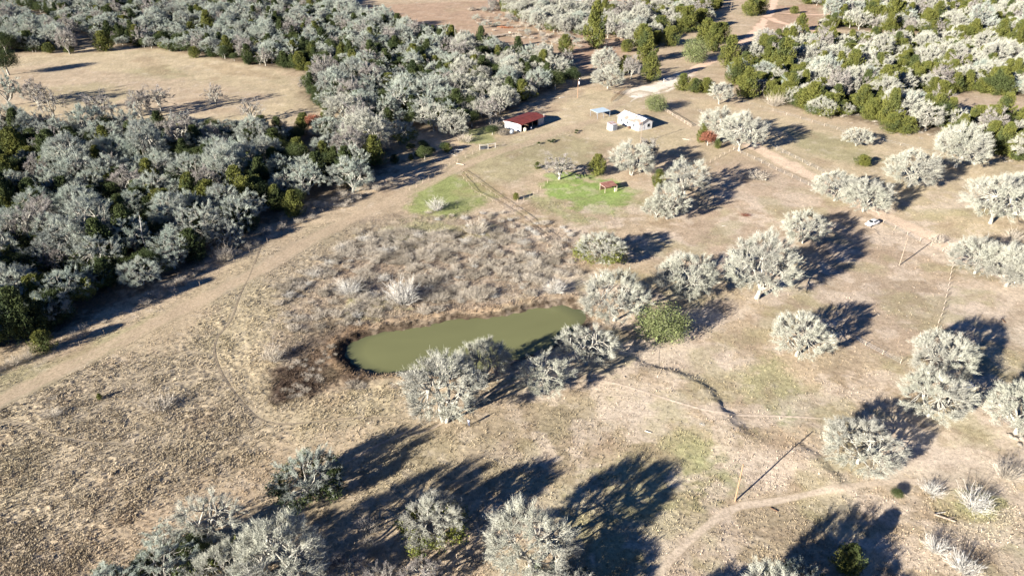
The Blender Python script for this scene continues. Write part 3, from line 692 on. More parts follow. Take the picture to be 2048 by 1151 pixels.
# ================================================================== SINGLE TREES one can point at: spot of the trunk foot, crown width in photo pixels
# (kind, px, py, crown width px, height factor, label)
T = [
 ('oak_warm0',1592,712,118,0.88,'lone pale bare oak in the paddock corner with a big fan shadow'),
 ('oak_warm1',1512,598,138,0.99,'tallest pale bare oak in the middle right, left of the open paddock'),
 ('oak_warm8',1368,592,122,0.84,'broad pale bare oak between the tall paddock oak and the pond oaks'),
 ('oak_warm2',1228,642,135,1.01,'large pale bare oak standing at the right end of the pond'),
 ('oak_warm_vine0',1202,528,105,0.75,"green-vined bare oak just above the large oak at the pond's right end"),
 ('evergreen_mound',1320,676,104,.95,'half green leafy oak right of the pond with a dense blue shadow'),
 ('oak_warm7',1172,730,122,0.75,'sparse crooked bare oak on the pond shore below the right end of the water'),
 ('oak_warm3',1088,788,112,0.84,'small forked bare oak on the dam, left of the sparse crooked one'),
 ('oak_warm6',968,768,108,0.97,'pale bare oak leaning over the lower pond shore'),
 ('oak_warm4',890,845,152,0.84,'big white-grey bare oak on the dam nearest the left end of the pond'),
 ('oak_dark8',622,988,146,0.84,'dark oak full of green vines, alone left of the long blue shadows'),
 ('oak_warm_vine6',868,1082,138,0.92,'round bare oak with yellow-green leaves low in its crown, bottom centre'),
 ('oak_warm6',1062,1135,176,0.84,'large pale bare oak at the bottom edge right of the yellow-green one'),
 ('oak_warm6',572,1180,196,0.88,'largest grey bare oak at the bottom left with fine radiating twigs'),
 ('oak_warm7',428,1082,130,1.01,'spindly pale bare tree at the upper edge of the bottom left thicket'),
 ('oak_dark0',340,1160,140,0.79,'dark vine-hung oak in the bottom left thicket under the spindly tree'),
 ('oak_warm_vine8',452,1170,140,0.79,'grey oak with green vines between the dark vine-hung oak and the largest grey oak'),
 ('oak_dark6',230,1200,130,0.70,'low dark oak at the left end of the bottom left thicket'),
 ('oak3',330,1100,80,0.70,'small thin grey tree on the outer edge of the bottom left thicket'),
 ('oak_grey3',690,1165,90,0.62,'low dark leafless tree at the bottom edge, left one of three'),
 ('oak_grey7',765,1175,100,0.62,'low dark leafless tree at the bottom edge, middle one of three'),
 ('oak_grey4',842,1180,90,0.62,'low dark leafless tree at the bottom edge, right one of three'),
 ('oak_dark8',1120,1200,130,0.79,'dark green vine oak at the very bottom under the large pale bare oak'),
 ('oak_warm2',1714,926,150,0.79,'wide pale bare oak low on the right beside the bare dirt yard'),
 ('oak_warm8',1872,758,128,0.92,'upper one of two pale oaks crowding together on the right'),
 ('oak_warm0',1856,834,135,0.84,'lower one of two pale oaks crowding together on the right'),
 ('oak_warm6',2030,868,130,0.88,'pale bare oak at the right edge above the bare dirt yard'),
 ('oak_warm1',1334,438,80,0.88,'bare oak at the lower left tip of the row behind the rusty shelter'),
 ('oak_warm5',1312,434,66,0.79,'small bare oak at the left of the row behind the rusty shelter'),
 ('oak_warm3',1368,394,95,0.88,'bare oak nearer the paddock corner, above the pair by the rusty shelter'),
 ('oak_warm5',1605,486,90,0.92,'pale bare oak standing alone in the upper paddock'),
 ('oak_warm8',1668,402,88,0.79,'left one of two oaks over the lane beside the white car'),
 ('oak_warm2',1726,424,100,0.88,'right one of two oaks over the lane beside the white car'),
 ('oak_warm1',1432,280,72,0.88,'bare oak left of the pair above the paddock corner'),
 ('oak_warm0',1478,302,90,0.97,'bare oak right of the pair above the paddock corner'),
 ('cedar3',1403,284,24,1.00,'slim evergreen beside the russet bush above the paddock corner'),
 ('cedar1',1434,296,16,0.89,'small green cedar right of the russet bush'),
 ('russet0',1415,290,32,.9,'russet leaved bush above the paddock corner'),
 ('oak_warm5',1262,350,94,0.88,'bare oak between the white house and the rusty shelter'),
 ('oak_grey4',1292,325,50,0.79,'smaller bare oak behind the one between the white house and the rusty shelter'),
 ('oak_grey3',1118,358,76,0.62,'low grey leafless tree on the bright green grass edge'),
 ('cedar0',1194,350,38,0.89,'green cedar behind the rusty shelter'),
 ('evergreen_mound',1311,222,44,1.0,'round green oak behind the white house'),
 ('oak_warm3',1438,208,52,0.88,'small pale oak at the edge of the cedars above the lane'),
 ('cedar1',1316,374,30,0.81,'yellow-green cedar left of the paddock corner oaks'),
 ('oak_warm8',1816,376,104,0.84,'pale bare oak right of the small green cedar, white trunk showing'),
 ('oak_warm5',1712,292,56,0.79,'small pale oak standing forward of the right woods'),
 ('cedar2',1724,332,34,0.63,'small round green cedar alone in the right meadow'),
 ('oak_warm6',1910,336,104,0.88,'leaning pale oak at the edge of the right meadow'),
 ('oak_warm7',1850,262,70,0.88,'crooked bare oak at the foot of the right woods'),
 ('oak_warm0',1980,448,126,0.88,'pale oak at the right edge with a thick white trunk'),
 ('oak_warm8',2044,420,100,0.88,'pale oak cut by the right edge above the white trailer'),
 ('oak_warm2',1950,545,116,0.84,'left oak of the row over the lane end at the right edge'),
 ('oak_warm6',2012,570,112,0.84,'middle oak of the row over the lane end at the right edge'),
 ('oak_warm1',2062,585,110,0.84,'right oak of the row over the lane end at the right edge'),
 ('oak_warm3',2060,330,90,0.88,'bare oak at the right edge beyond the meadow'),
 ('oak_dark6',1590,1175,110,0.66,'grey oak with dark leaves at the bottom right edge'),
 ('cedar1',1692,1140,64,0.78,'dark conical cedar at the bottom right under the big blue shadow'),
 ('oak_grey7',433,212,52,0.88,'small dark limbed oak in the tan meadow, right one'),
 ('oak_grey3',322,222,56,0.88,'small dark limbed oak in the tan meadow, left one'),
 ('oak_grey4',78,214,44,0.97,'thin bare oak near the left edge of the tan meadow'),
 ('oak3',18,212,64,0.97,'tall bare oak at the left edge of the tan meadow'),
 ('yaupon0',18,150,52,.9,'dark green tree at the left edge above the tan meadow'),
 ('yaupon1',14,108,46,.9,'dark grey-green tree at the far left corner of the tan meadow'),
 ('oak_warm7',868,262,66,0.88,'wide pale dead oak left of the red-roofed barn'),
 ('oak_warm5',905,274,60,0.88,'pale oak between the dead oak and the red-roofed barn'),
 ('oak1',618,388,80,0.84,'pale oak at the wood edge below the shaded hollow'),
 ('oak6',706,385,88,0.88,'tall grey oak at the wood edge right of the shaded hollow'),
 ('cedar1',556,420,40,0.89,'yellow-green cedar at the wood edge left of the pale oak'),
 ('cedar0',604,270,30,0.89,'upper yellow-green cedar at the tip of the tan meadow'),
 ('cedar4',608,252,28,0.89,'topmost cedar of the clump at the tip of the tan meadow'),
 ('cedar0',656,252,34,0.81,'cedar right of the clump at the tip of the tan meadow'),
 ('russet0',628,258,32,.9,'brownish leafed bush among the cedars at the tip of the tan meadow'),
 ('cedar3',1190,98,46,1.2,'tall bright green conifer behind the homestead woods'),
 ('cedar0',1130,108,32,0.89,'dark cedar left of the tall bright green conifer'),
 ('oak_warm6',1210,150,60,0.88,'pale oak behind the white transformer pole'),
 ('oak_warm8',1215,178,62,0.79,'pale oak above the white house yard'),
 ('oak_grey4',1262,158,40,0.88,'grey shrubby oak between cedars above the gravel turnaround'),
 ('cedar2',1252,146,34,0.96,'cedar left of the grey shrubby oak above the gravel turnaround'),
 ('cedar1',1300,163,38,0.96,'yellow-green cedar at the gravel turnaround'),
 ('cedar3',1290,125,42,0.96,'cedar behind the yellow-green cedar at the gravel turnaround'),
 ('cedar0',1282,100,40,0.96,'dark cedar among the driveway trees'),
 ('cedar4',1340,92,40,0.89,'left of two cedars above the shadowed drive'),
 ('cedar2',1312,90,30,0.89,'slim cedar left of the shadowed drive'),
 ('evergreen_mound',1390,124,56,1.1,'rounded olive tree over the upper drive'),
 ('cedar1',1425,104,40,0.89,'cedar behind the rounded olive tree over the upper drive'),
 ('cedar0',1364,182,32,0.81,'left cedar of the row below the gravel drive'),
 ('cedar2',1388,186,34,0.81,'middle cedar of the row below the gravel drive'),
 ('cedar4',1410,186,34,0.81,'right cedar of the row below the gravel drive'),
 ('cedar1',1456,136,42,0.96,'cedar at the bend of the pink dirt road'),
 ('cedar2',1500,32,34,0.96,'cedar by the top end of the dirt road, left'),
 ('cedar0',1520,28,30,0.96,'cedar by the top end of the dirt road, right'),
 ('cedar4',1588,28,20,0.67,'small round cedar right of the top road fork'),
 ('cedar4',1032,398,14,1.00,'tiny dark cedar on the double fence line'),
 ('cedar2',1075,338,14,1.00,'tiny green cedar left of the low grey tree'),
 ('oak_warm_vine8',1640,232,60,0.79,'pale oak at the lower edge of the right woods'),
 ('cedar3',200,797,12,0.74,'tiny bright cedar out in the tussock field'),
 ('oak_warm6',736,302,96,0.92,'big grey oak right of the shaded hollow, above the ditch'),
 ('oak_vine8',800,288,70,0.88,'grey oak with olive leaves left of the wide pale dead oak'),
 ('oak_warm8',690,250,80,0.88,'tall grey oak on the upper right rim of the shaded hollow'),
 ('oak_grey7',108,232,60,.9,'sparse dark limbed tree on the lower rim of the tan meadow, leftmost of four'),
 ('oak_grey3',205,240,58,.9,'sparse dark limbed tree on the lower rim of the tan meadow, second of four'),
 ('oak_grey4',285,238,52,.9,'sparse dark limbed tree on the lower rim of the tan meadow, third of four'),
 ('oak_grey7',505,244,56,.9,'sparse dark limbed tree on the lower rim of the tan meadow, rightmost of four'),
 ('oak1',112,96,52,.9,'grey oak standing forward in the top left corner of the tan meadow'),
 ('oak_grey4',140,108,44,.9,'brown-grey bare tree at the top left of the tan meadow'),
 ('oak_dark6',505,1215,120,.9,'dark vine-hung oak cut by the bottom edge below the largest grey oak'),
 ('yaupon0',395,1120,70,.9,'dark evergreen bush inside the bottom left thicket'),
 ('yaupon1',300,1150,60,.9,'dark evergreen bush at the left inside the bottom left thicket'),
 ('oak_warm5',1130,1230,150,0.70,'bare oak just below the bottom edge, centre'),
 ('oak_warm1',1545,1260,170,0.88,'bare oak just outside the bottom edge, right of centre'),
 ('oak_warm2',1640,1290,160,0.88,'bare oak just outside the bottom edge, right'),
 ('oak_warm6',1330,1330,150,0.79,'bare oak well below the bottom edge'),
]
ndone = 0
taken = []
for key, px, py, w, hk, lab in T:
    x, y = G(px, py); wm = w/PPM(px, py-10)
    plant(key, x, y, wm, hk, lab); taken.append((x, y, wm*.42, key))

# shrubs and brush clumps that stand out on their own
S = [
 ('whiteshrub0',1178,1000+0,0,''),
]
SH = [ # kind px py width hk label
 ('whiteshrub0',1945,1015,78,1.0,'white leafless shrub fanning out on the green bank at the lower right'),
 ('whiteshrub1',1862,985,50,.9,'small pale shrub left of the white fan shrub'),
 ('whiteshrub2',1872,1100,60,1.0,'white leafless shrub low at the bottom right'),
 ('whiteshrub3',1926,1140,70,1.0,'white leafless shrub at the bottom edge, bottom right'),
 ('shrub0',2010,955,66,1.1,'grey leafless shrub at the right edge below the bare dirt yard'),
 ('shrub1',1600,1145,40,.8,'low grey shrub beside the bottom right oak'),
 ('yaupon0',1792,992,26,.7,'small blue-green plant at the track fork'),
 ('shrub2',2026,480+0,46,.9,'brown shrub beyond the lane end'),
 ('shrub0',1872,486,36,1.0,'dark twiggy shrub beside the lane right of the white car'),
 ('shrub1',1512,358,60,.45,'grey brush heap in the paddock near its top corner'),
 ('rust2',1490,432,26,.35,'patch of reddish weeds in the upper paddock'),
 ('shrub3',320,815,72,.75,'grey thorny shrub alone in the tussock field with a dark shadow'),
 ('shrub0',105,832,48,.6,'pale low shrub left in the tussock field'),
 ('whiteshrub1',806,606,80,1.1,'white shrub spreading on the brush slope above the pond'),
 ('whiteshrub2',700,590,56,1.1,'white shrub left of the spreading one above the pond'),
 ('shrub2',548,720,60,1.1,'tall grey shrub left of the pond mud'),
 ('whiteshrub0',872,420,44,1.0,'white shrub on the green grass below the track'),
 ('shrub1',950,466,62,.9,'pale tan shrub below the green field'),
 ('whiteshrub3',1108,588,50,1.0,'bleached fallen brush on the upper pond shore'),
 ('shrub3',960,600,46,.9,'brown-green bush on the upper pond shore'),
 ('shrub1',710,775,46,.6,'low pale bush on the near pond shore by the mud'),
 ('shrub0',880,1040,50,.6,'dry brush at the foot of the yellow-green oak'),
 ('shrub3',735,1060,60,.6,'dry brush in the long blue shadow'),
 ('shrub2',1548,212,48,1.0,'grey shrub at the edge of the right woods above the lane'),
 ('yaupon1',1590,905,10,.4,''),
 ('shrub0',450,520,42,1.3,'pale tan bush at the wood edge above the track'),
 ('shrub2',770,300,52,1.4,'brown bushy tree in the shaded gap right of the tall grey oak'),
 ('shrub1',990,262,30,1.2,'pale bush in front of the green garden left of the barn'),
 ('shrub2',1003,272,26,1.0,'bare bush against the left wall of the barn'),
 ('yaupon0',985,270,30,.6,'green bush in the garden left of the barn'),
 ('yaupon1',850,320,34,.8,'dark bush in the ditch left of the barn'),
 ('cedar4',895,305,20,.9,'yellow-green bush beside the bleached limbs'),
 ('shrub3',930,285,34,1.1,'tan bush left of the wooden pen gate'),
 ('oak_grey3',980,248,52,1.0,'grey tree crowding the back of the barn'),
 ('oak_warm3',1000,228,50,1.0,'pale tree behind the barn roof, left'),
 ('yaupon0',1110,180,40,.9,'dark evergreen left of the transformer pole'),
 ('yaupon1',1142,172,38,.9,'dark evergreen behind the transformer pole'),
]
for key, px, py, w, hk, lab in SH:
    if not lab: continue
    x, y = G(px, py); wm = w/PPM(px, py)
    plant(key, x, y, wm, hk, lab); taken.append((x, y, wm*.4, key))

# ================================================================== THE WOODS
rw = np.random.RandomState(42)
def fill(poly, step, jit=.42):
    xs = [p[0] for p in poly]; ys = [p[1] for p in poly]; out = []
    nx = int((max(xs)-min(xs))/step)+1; ny = int((max(ys)-min(ys))/step)+1
    for i in range(nx):
        for j in range(ny):
            out.append((min(xs)+(i+.5*(j % 2)+rw.uniform(-jit, jit))*step, min(ys)+(j+rw.uniform(-jit, jit))*step*.87))
    P = np.array(out); d = sdf_poly(P[:, 0], P[:, 1], poly); return P[d < -.5]
tk = np.array([(a, b, c) for a, b, c, k in taken])
def free(P, k=1.0):
    d = np.hypot(P[:, 0:1]-tk[None, :, 0], P[:, 1:2]-tk[None, :, 1]) - tk[None, :, 2]
    ok = d.min(1) > 1.5*k
    rd = np.array([road_dist(P[:, 0], P[:, 1])])[0]; ok &= rd > 2.5
    pc = toPX(P[:, 0], P[:, 1])
    # clearings inside the woods
    for (cx, cy, rx, ry) in ((635,298,46,26),(690,300,30,14),(1860,222,30,18),(1360,140,24,18),(785,290,26,14)):
        ok &= ((pc[0]-cx)/rx)**2+((pc[1]-cy)/ry)**2 > 1
    return P[ok]
ZONE_TXT = {'left': 'left woods', 'middle': 'woods in the upper middle', 'corner': 'woods in the top left corner', 'right': 'woods on the upper right',
            'farright': 'farthest woods at the top right', 'homestead': 'thin woods behind the homestead', 'topcentre': 'trees beside the top of the dirt road'}
DENS = {'left': 8.9, 'middle': 9.2, 'corner': 9.2, 'right': 8.6, 'farright': 9., 'homestead': 8.2, 'topcentre': 8.5}
CAND = []
for zn, poly in WOODS.items():
    P = free(fill(poly, DENS[zn]))
    for x, y in P:
        px, py = toPX(x, y); g = vnoise(np.array([x*.03]), np.array([y*.03]), 5)[0]; r = rw.rand()
        warm = zn in ('right', 'farright', 'homestead', 'topcentre') or px > 900
        pc = {'left': .14, 'middle': .12, 'corner': .06, 'right': .34, 'farright': .3, 'homestead': .05, 'topcentre': .45}[zn]*(.5+g)
        if r < pc: key = 'cedar'+str(rw.randint(5)); wd = rw.uniform(5.5, 9.5); hk = rw.uniform(.75, 1.0)
        elif r < pc+.06 and zn in ('left', 'middle', 'corner'): key = 'dark'+str(rw.randint(5)); wd = rw.uniform(5, 8); hk = rw.uniform(.9, 1.2)
        else:
            q = rw.rand(); wd = 8+6.5*rw.rand()**1.3; hk = rw.uniform(.75, 1.15)
            if q < .16 and zn in ('left', 'middle', 'corner'): key = 'oak_dark'+str(rw.choice([0, 6, 8]))
            elif q < .28: key = ('oak_warm_vine' if warm else 'oak_vine')+str(rw.choice([0, 6, 8]))
            elif q < .46: key = 'oak_grey'+str(rw.choice([3, 4, 7])); wd *= .85
            else: key = ('oak_warm' if warm and rw.rand() < .8 else 'oak' if rw.rand() < .45 else 'oak_fine')+str(rw.randint(9))
        CAND.append((zn, key, x, y, wd, hk, px, py))
# understorey: dark evergreen bushes under and at the edge of the woods
UND = []
for zn in ('left', 'middle', 'right', 'farright', 'corner'):
    P = free(fill(WOODS[zn], {'left': 8.0, 'middle': 7.6, 'right': 8}.get(zn, 10), .6), .3)
    for x, y in P:
        px, py = toPX(x, y)
        lit = zn in ('right', 'farright')  # lit look set by leaf colour: olive cedar here, darker copies elsewhere
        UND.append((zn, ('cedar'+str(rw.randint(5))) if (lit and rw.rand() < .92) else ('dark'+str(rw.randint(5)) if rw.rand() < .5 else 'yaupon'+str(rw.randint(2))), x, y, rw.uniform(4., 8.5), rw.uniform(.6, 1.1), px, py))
# the yellow-green cedars along the lower rim of the right woods
RIM = [(1470,170,38),(1492,196,42),(1515,176,36),(1575,206,34),(1600,214,34),(1622,222,50),(1655,228,46),(1668,222,40),(1700,160,44),(1560,150,46),(1535,120,44),
       (1610,190,36),(1690,196,36),(1760,205,50),(1745,212,44),(1880,192,36),(1862,190,30),(1945,176,44),(1962,186,36),(1990,190,40),(2006,192,34),(1780,265,40),(1810,268,36),(1930,290,44),(1975,300,40),(2000,312,40),(2030,322,40),
       (1740,52,34),(1780,55,40),(1795,50,32),(1852,64,34),(1870,50,30),(1918,78,30),(1942,80,28),(1970,82,28),(1996,88,34),(2030,96,36),(1640,80,26),(1600,62,26),(1580,130,40),
       (1320,70,36),(1370,66,40),(1400,58,40),(1410,90,40),(1440,84,36),(1355,52,34),(1320,48,28),(1240,152,30),
       (100,106,24),(210,102,34),(140,106,18),(390,116,22),(420,70,30),(445,112,24),(492,118,26),(250,60,26),(480,104,22),(590,125,24),
       (440,385,44),(330,430,54),(300,405,40),(435,475,32),(50,640,44),(20,540,60),(90,700,44),(590,432,40),(520,405,44),(480,400,50),(650,330,34),(735,300,30),(700,230,26),(760,210,26)]
rim_pts = []
for px, py, w in RIM:
    x, y = G(px, py); wd = w*1.12/PPM(px, py); rim_pts.append(('rim', 'cedar'+str(rw.randint(5)), x, y, wd, rw.uniform(.7, .95), px, py))

# landmarks one can find in the photograph, to say which tree is which
LM = [(1050,250,'red-roofed barn'),(1268,245,'white house'),(1155,190,'transformer pole'),(635,300,'shaded hollow'),(293,500,'white dead snag'),(330,175,'tan meadow'),(520,140,'meadow tip'),(60,130,"meadow's left corner"),
      (1500,60,'road fork'),(1340,165,'gravel turnaround'),(1880,215,'right woods clearing'),(1000,90,'grey road'),(1190,95,'tall green conifer'),(0,330,'left edge'),(0,480,'left edge midpoint'),(0,620,"woods' lower left corner"),
      (300,640,'grassy track'),(420,560,'second track bend'),(520,500,'track bend'),(740,340,'ditch'),(2040,150,'right edge'),(1712,270,'small forward oak'),(2040,300,'lower right meadow'),(1970,90,'orange clearing'),
      (1700,10,'top edge, right'),(250,5,'top left edge'),(600,5,'top edge, left'),(1000,10,'top edge centre'),(200,330,'bare gap'),(440,400,'dark cedar group'),(1560,160,'lane cedar thicket'),(1750,130,'right woods middle'),
      (120,400,'far left thicket'),(200,500,'left woods middle'),(330,400,'olive cedar pair'),(100,560,'dark left cedar'),(480,330,'upper left woods'),(150,280,'wood top rim'),(380,480,'snag cedars'),(560,360,'hollow rim'),
      (780,120,'middle woods'),(700,190,'middle woods rim'),(900,160,'woods behind barn'),(450,60,'upper woods cedar'),(620,80,'cedar belt'),(330,60,'meadow top rim')]
DIRW = ['right of', 'upper right of', 'above', 'upper left of', 'left of', 'lower left of', 'below', 'lower right of']
def describe(zn, key, wd, hk, px, py):
    d = [math.hypot(px-a, (py-b)*1.6) for a, b, _ in LM]; i = int(np.argmin(d)); a, b, nm = LM[i]
    k = DIRW[int(round(math.atan2(-(py-b), px-a)/(math.pi/4))) % 8]
    dist = 'just ' if d[i] < 40 else ''
    if key.startswith('oak_grey'): look = 'thin brown-grey bare tree'
    elif key.startswith('oak_dark'): look = 'grey oak with dark vines'
    elif 'vine' in key: look = 'lichen-grey oak with olive leaves'
    elif key.startswith('oak'): look = ('broad ' if wd > 11 else 'small ' if wd < 9.3 else '')+('pale' if 'warm' in key else 'silver-grey')+(' tall' if hk > 1.08 else '')+' bare oak'
    elif key.startswith('cedar'): look = ('wide ' if wd > 6.3 else 'small ' if wd < 5 else '')+'olive green cedar'
    elif key.startswith('dark'): look = 'dark green cedar'
    else: look = 'dark evergreen bush'
    inn = {'left': 'in woods', 'middle': 'in woods', 'corner': 'in woods', 'right': 'in woods', 'farright': 'in woods', 'homestead': 'in thin woods', 'topcentre': 'near road', 'rim': 'at wood edge'}[zn]
    return '%s %s, %s%s the %s' % (look, inn, dist, k, nm)
def seen(c):
    zn, key, x, y, wd, hk, px, py = c; dep = y*CP+CAM_H*SP; r = wd*F/dep*.5
    return -r < px < 2048+r and py-DIM[key][1]*hk*wd/DIM[key][0]*F/dep*.9 < 1151 and py > 2
def size_px(c): return c[4]*F/(c[3]*CP+CAM_H*SP)
oaks = [c for c in CAND if c[1].startswith('oak')]; ceds = [c for c in CAND if not c[1].startswith('oak')]+rim_pts
n_oak0 = sum(1 for t in T if t[0].startswith('oak'))
vis = sorted([c for c in oaks if seen(c)], key=lambda c: -size_px(c)); chosen = vis[:max(0, 298-n_oak0)]
ch = set(id(c) for c in chosen); rest_oaks = [c for c in oaks if id(c) not in ch]
n_c0 = sum(1 for t in T if t[0].startswith(('cedar', 'dark')))
vc = sorted([c for c in ceds if seen(c)], key=lambda c: -size_px(c)); chc = vc[:298-n_c0]; cs = set(id(c) for c in chc); rest_c = [c for c in ceds if id(c) not in cs]
cnt = {}
picked = chosen+chc
labs = [describe(*[c[0], c[1], c[4], c[5], c[6], c[7]]) for c in picked]
for l in labs: cnt[l] = cnt.get(l, 0)+1
lab_i = {}
for i, l in enumerate(labs): lab_i.setdefault(l, []).append(i)
ORD = {2: ['nearer of two', 'farther of two'], 3: ['nearest of three', 'middle of three', 'farthest of three']}
grp = {}
for l, ids in lab_i.items():
    if len(ids) in ORD:
        ids.sort(key=lambda i: picked[i][3])
        for k, i in enumerate(ids): labs[i] = ORD[len(ids)][k]+': '+l
    elif len(ids) > 3:
        ids.sort(key=lambda i: picked[i][6])
        h = len(ids)//2
        for n_, i in enumerate(ids):
            labs[i] = ('left ones: ' if n_ < h else 'right ones: ')+l; grp[i] = labs[i]
for i, (c, l) in enumerate(zip(picked, labs)):
    zn, key, x, y, wd, hk, px, py = c
    if len(l.split()) > 16: l = l.replace(' in woods', '').replace(' at wood edge', '')
    plant(key, x, y, wd, hk, l, grp.get(i, 'trees of the woods' if not key.startswith('cedar') else 'cedars among the woods'))

def make_stuff(name, items, label, cat_):
    "one object: points that carry whole plants by geometry nodes (far or uncountable growth)"
    keys = sorted(set(c[1] for c in items)); x = np.array([c[2] for c in items]); y = np.array([c[3] for c in items])
    z = height(x, y); me = bpy.data.meshes.new(name); me.vertices.add(len(items)); me.vertices.foreach_set('co', np.stack([x, y, z], 1).astype(np.float32).ravel())
    def attr(n, tp, v):
        a = me.attributes.new(n, tp, 'POINT'); a.data.foreach_set('value' if tp != 'FLOAT_VECTOR' else 'vector', np.asarray(v).ravel())
    s = np.array([c[4]/DIM[c[1]][0] for c in items]); hk = np.array([c[5] for c in items])
    attr('sc', 'FLOAT_VECTOR', np.stack([s, s, s*hk], 1).astype(np.float32)); rr = np.zeros((len(items), 3), np.float32); rr[:, 2] = rw.rand(len(items))*6.283
    attr('rt', 'FLOAT_VECTOR', rr); attr('idx', 'INT', np.array([keys.index(c[1]) for c in items], np.int32))
    ob = link(name, me); ng = bpy.data.node_groups.new(name, 'GeometryNodeTree')
    ng.interface.new_socket('Geometry', in_out='INPUT', socket_type='NodeSocketGeometry'); ng.interface.new_socket('Geometry', in_out='OUTPUT', socket_type='NodeSocketGeometry')
    N = ng.nodes; L = ng.links; gi = N.new('NodeGroupInput'); go = N.new('NodeGroupOutput'); jn = N.new('GeometryNodeJoinGeometry')
    def na(n, tp):
        a = N.new('GeometryNodeInputNamedAttribute'); a.data_type = tp; a.inputs[0].default_value = n; return a
    A, B, Cc = na('sc', 'FLOAT_VECTOR'), na('rt', 'FLOAT_VECTOR'), na('idx', 'INT')
    for k, key in enumerate(keys):
        cmp = N.new('FunctionNodeCompare'); cmp.data_type = 'INT'; cmp.operation = 'EQUAL'; L.new(Cc.outputs[0], cmp.inputs[2]); cmp.inputs[3].default_value = k
        ip = N.new('GeometryNodeInstanceOnPoints'); L.new(gi.outputs[0], ip.inputs['Points']); L.new(cmp.outputs[0], ip.inputs['Selection'])
        sub = N.new('GeometryNodeJoinGeometry')
        for n_, pm in PROTO[key]:
            src = bpy.data.objects.get('source_'+key+'_'+n_) or bpy.data.objects.new('source_'+key+'_'+n_, pm)
            oi = N.new('GeometryNodeObjectInfo'); oi.inputs[0].default_value = src; oi.inputs['As Instance'].default_value = False; L.new(oi.outputs['Geometry'], sub.inputs[0])
        L.new(sub.outputs[0], ip.inputs['Instance']); L.new(A.outputs[0], ip.inputs['Scale']); L.new(B.outputs[0], ip.inputs['Rotation'])
        L.new(ip.outputs[0], jn.inputs[0])
    L.new(jn.outputs[0], go.inputs[0]); md = ob.modifiers.new('growth', 'NODES'); md.node_group = ng
    tag(ob, label, cat_, kind='stuff'); return ob
if rest_oaks: make_stuff('distant_oaks', rest_oaks, 'mass of grey-white bare oaks in the farther woods', 'woods')
if rest_c: make_stuff('distant_cedars', rest_c, 'mass of farther green cedars among the bare oaks', 'woods')
make_stuff('undergrowth', UND, 'dark evergreen undergrowth beneath the bare woods', 'undergrowth')

# brush thickets: leafless twigs no one could count
TH = []
def thick(poly, step, keys, w, hk, prob=1.0):
    gp_ = GP(poly)
    for x, y in fill(gp_, step, .6):
        if step < 2 and rw.rand() > sstep(0, 9, -sdf_poly(np.array([x]), np.array([y]), gp_)[0])+.12: continue
        if rw.rand() > prob*(.25+1.5*sstep(.38, .62, fbm(np.array([x*.16]), np.array([y*.16]), 77))[0]): continue
        if sdf_poly(np.array([x]), np.array([y]), POND)[0] < 1.5 or road_dist(np.array([x]), np.array([y]))[0] < .4: continue
        TH.append(('thicket', keys[rw.randint(len(keys))], x, y, rw.uniform(*w), rw.uniform(*hk), 0, 0))
SHK = ['shrub0', 'shrub1', 'shrub2', 'shrub3']; WSK = ['whiteshrub0', 'whiteshrub1']
thick([(520,600),(600,530),(700,470),(800,440),(900,440),(1000,450),(1100,480),(1165,510),(1160,560),(1090,596),(960,622),(850,636),(740,652),(640,684),(560,700)], 1.6, SHK*9+WSK, (1.0, 4.2), (.35, 1.0), .85)
thick([(820,410),(900,430),(1000,420),(1100,440),(1200,470),(1180,500),(1000,470),(850,440)], 3.5, SHK+WSK, (1.6, 3.2), (.5, .9), .6)
thick([(-60,770),(60,720),(160,680),(260,630),(400,560),(500,500),(600,450),(700,412),(800,370),(870,335),(850,325),(780,350),(690,385),(600,425),(500,470),(420,520),(330,570),(250,610),(160,655),(60,700),(-60,745)], 2.6, SHK, (1.8, 3.6), (.7, 1.4), .7)
thick([(540,790),(560,740),(640,690),(700,670),(690,700),(640,770),(600,800)], 2.2, SHK, (1.2, 2.4), (.3, .6), .6)
thick([(380,690),(460,620),(520,640),(520,740),(440,760)], 4, SHK, (1.2, 2.2), (.3, .6), .4)
thick([(1180,690),(1260,650),(1290,690),(1240,720),(1190,730)], 3, SHK, (1.2, 2.2), (.3, .6), .5)
thick([(60,800),(300,730),(420,760),(330,830),(100,860)], 6, SHK, (1., 2.4), (.3, .55), .5)
thick([(1040,298),(1100,282),(1165,258),(1162,266),(1100,290),(1045,306)], 1.2, ['yaupon0','shrub1','shrub0','shrub3'], (.8, 1.8), (.4, .7), .9)
thick([(1530,288),(1640,342),(1650,350),(1540,298)], 2.4, SHK, (1., 2.2), (.3, .6), .8)
thick([(640,1100),(700,1060),(840,1080),(900,1110),(880,1170),(640,1170)], 3.2, SHK, (1.6, 3.2), (.5, .8), .7)
thick([(700,900),(830,840),(860,870),(720,940)], 5, SHK, (1., 2), (.2, .5), .3)
thick([(1640,200),(1880,270),(2040,320),(2040,335),(1860,285),(1640,240)], 3.5, SHK, (1.6, 3.), (.5, .9), .5)
thick([(1180,60),(1260,30),(1300,60),(1240,90)], 6, SHK, (2, 4.), (.6, 1.), .7)
thick([(640,402),(720,372),(790,335),(860,312),(930,300),(935,282),(850,288),(800,300),(770,340),(700,350)], 3.4, ['yaupon0','dark0','dark2','shrub0','shrub2','yaupon1'], (2.2, 4.8), (.6, 1.0), .8)
thick([(930,20),(1060,10),(1240,10),(1290,50),(1240,90),(1120,100),(960,60)], 5.5, SHK+['oak_grey3','oak3'], (2.5, 6), (.6, 1.), .6)
make_stuff('brush_thicket', TH, 'leafless brown-grey brush on the slope above the pond, along the ditch and wood edges', 'brush')

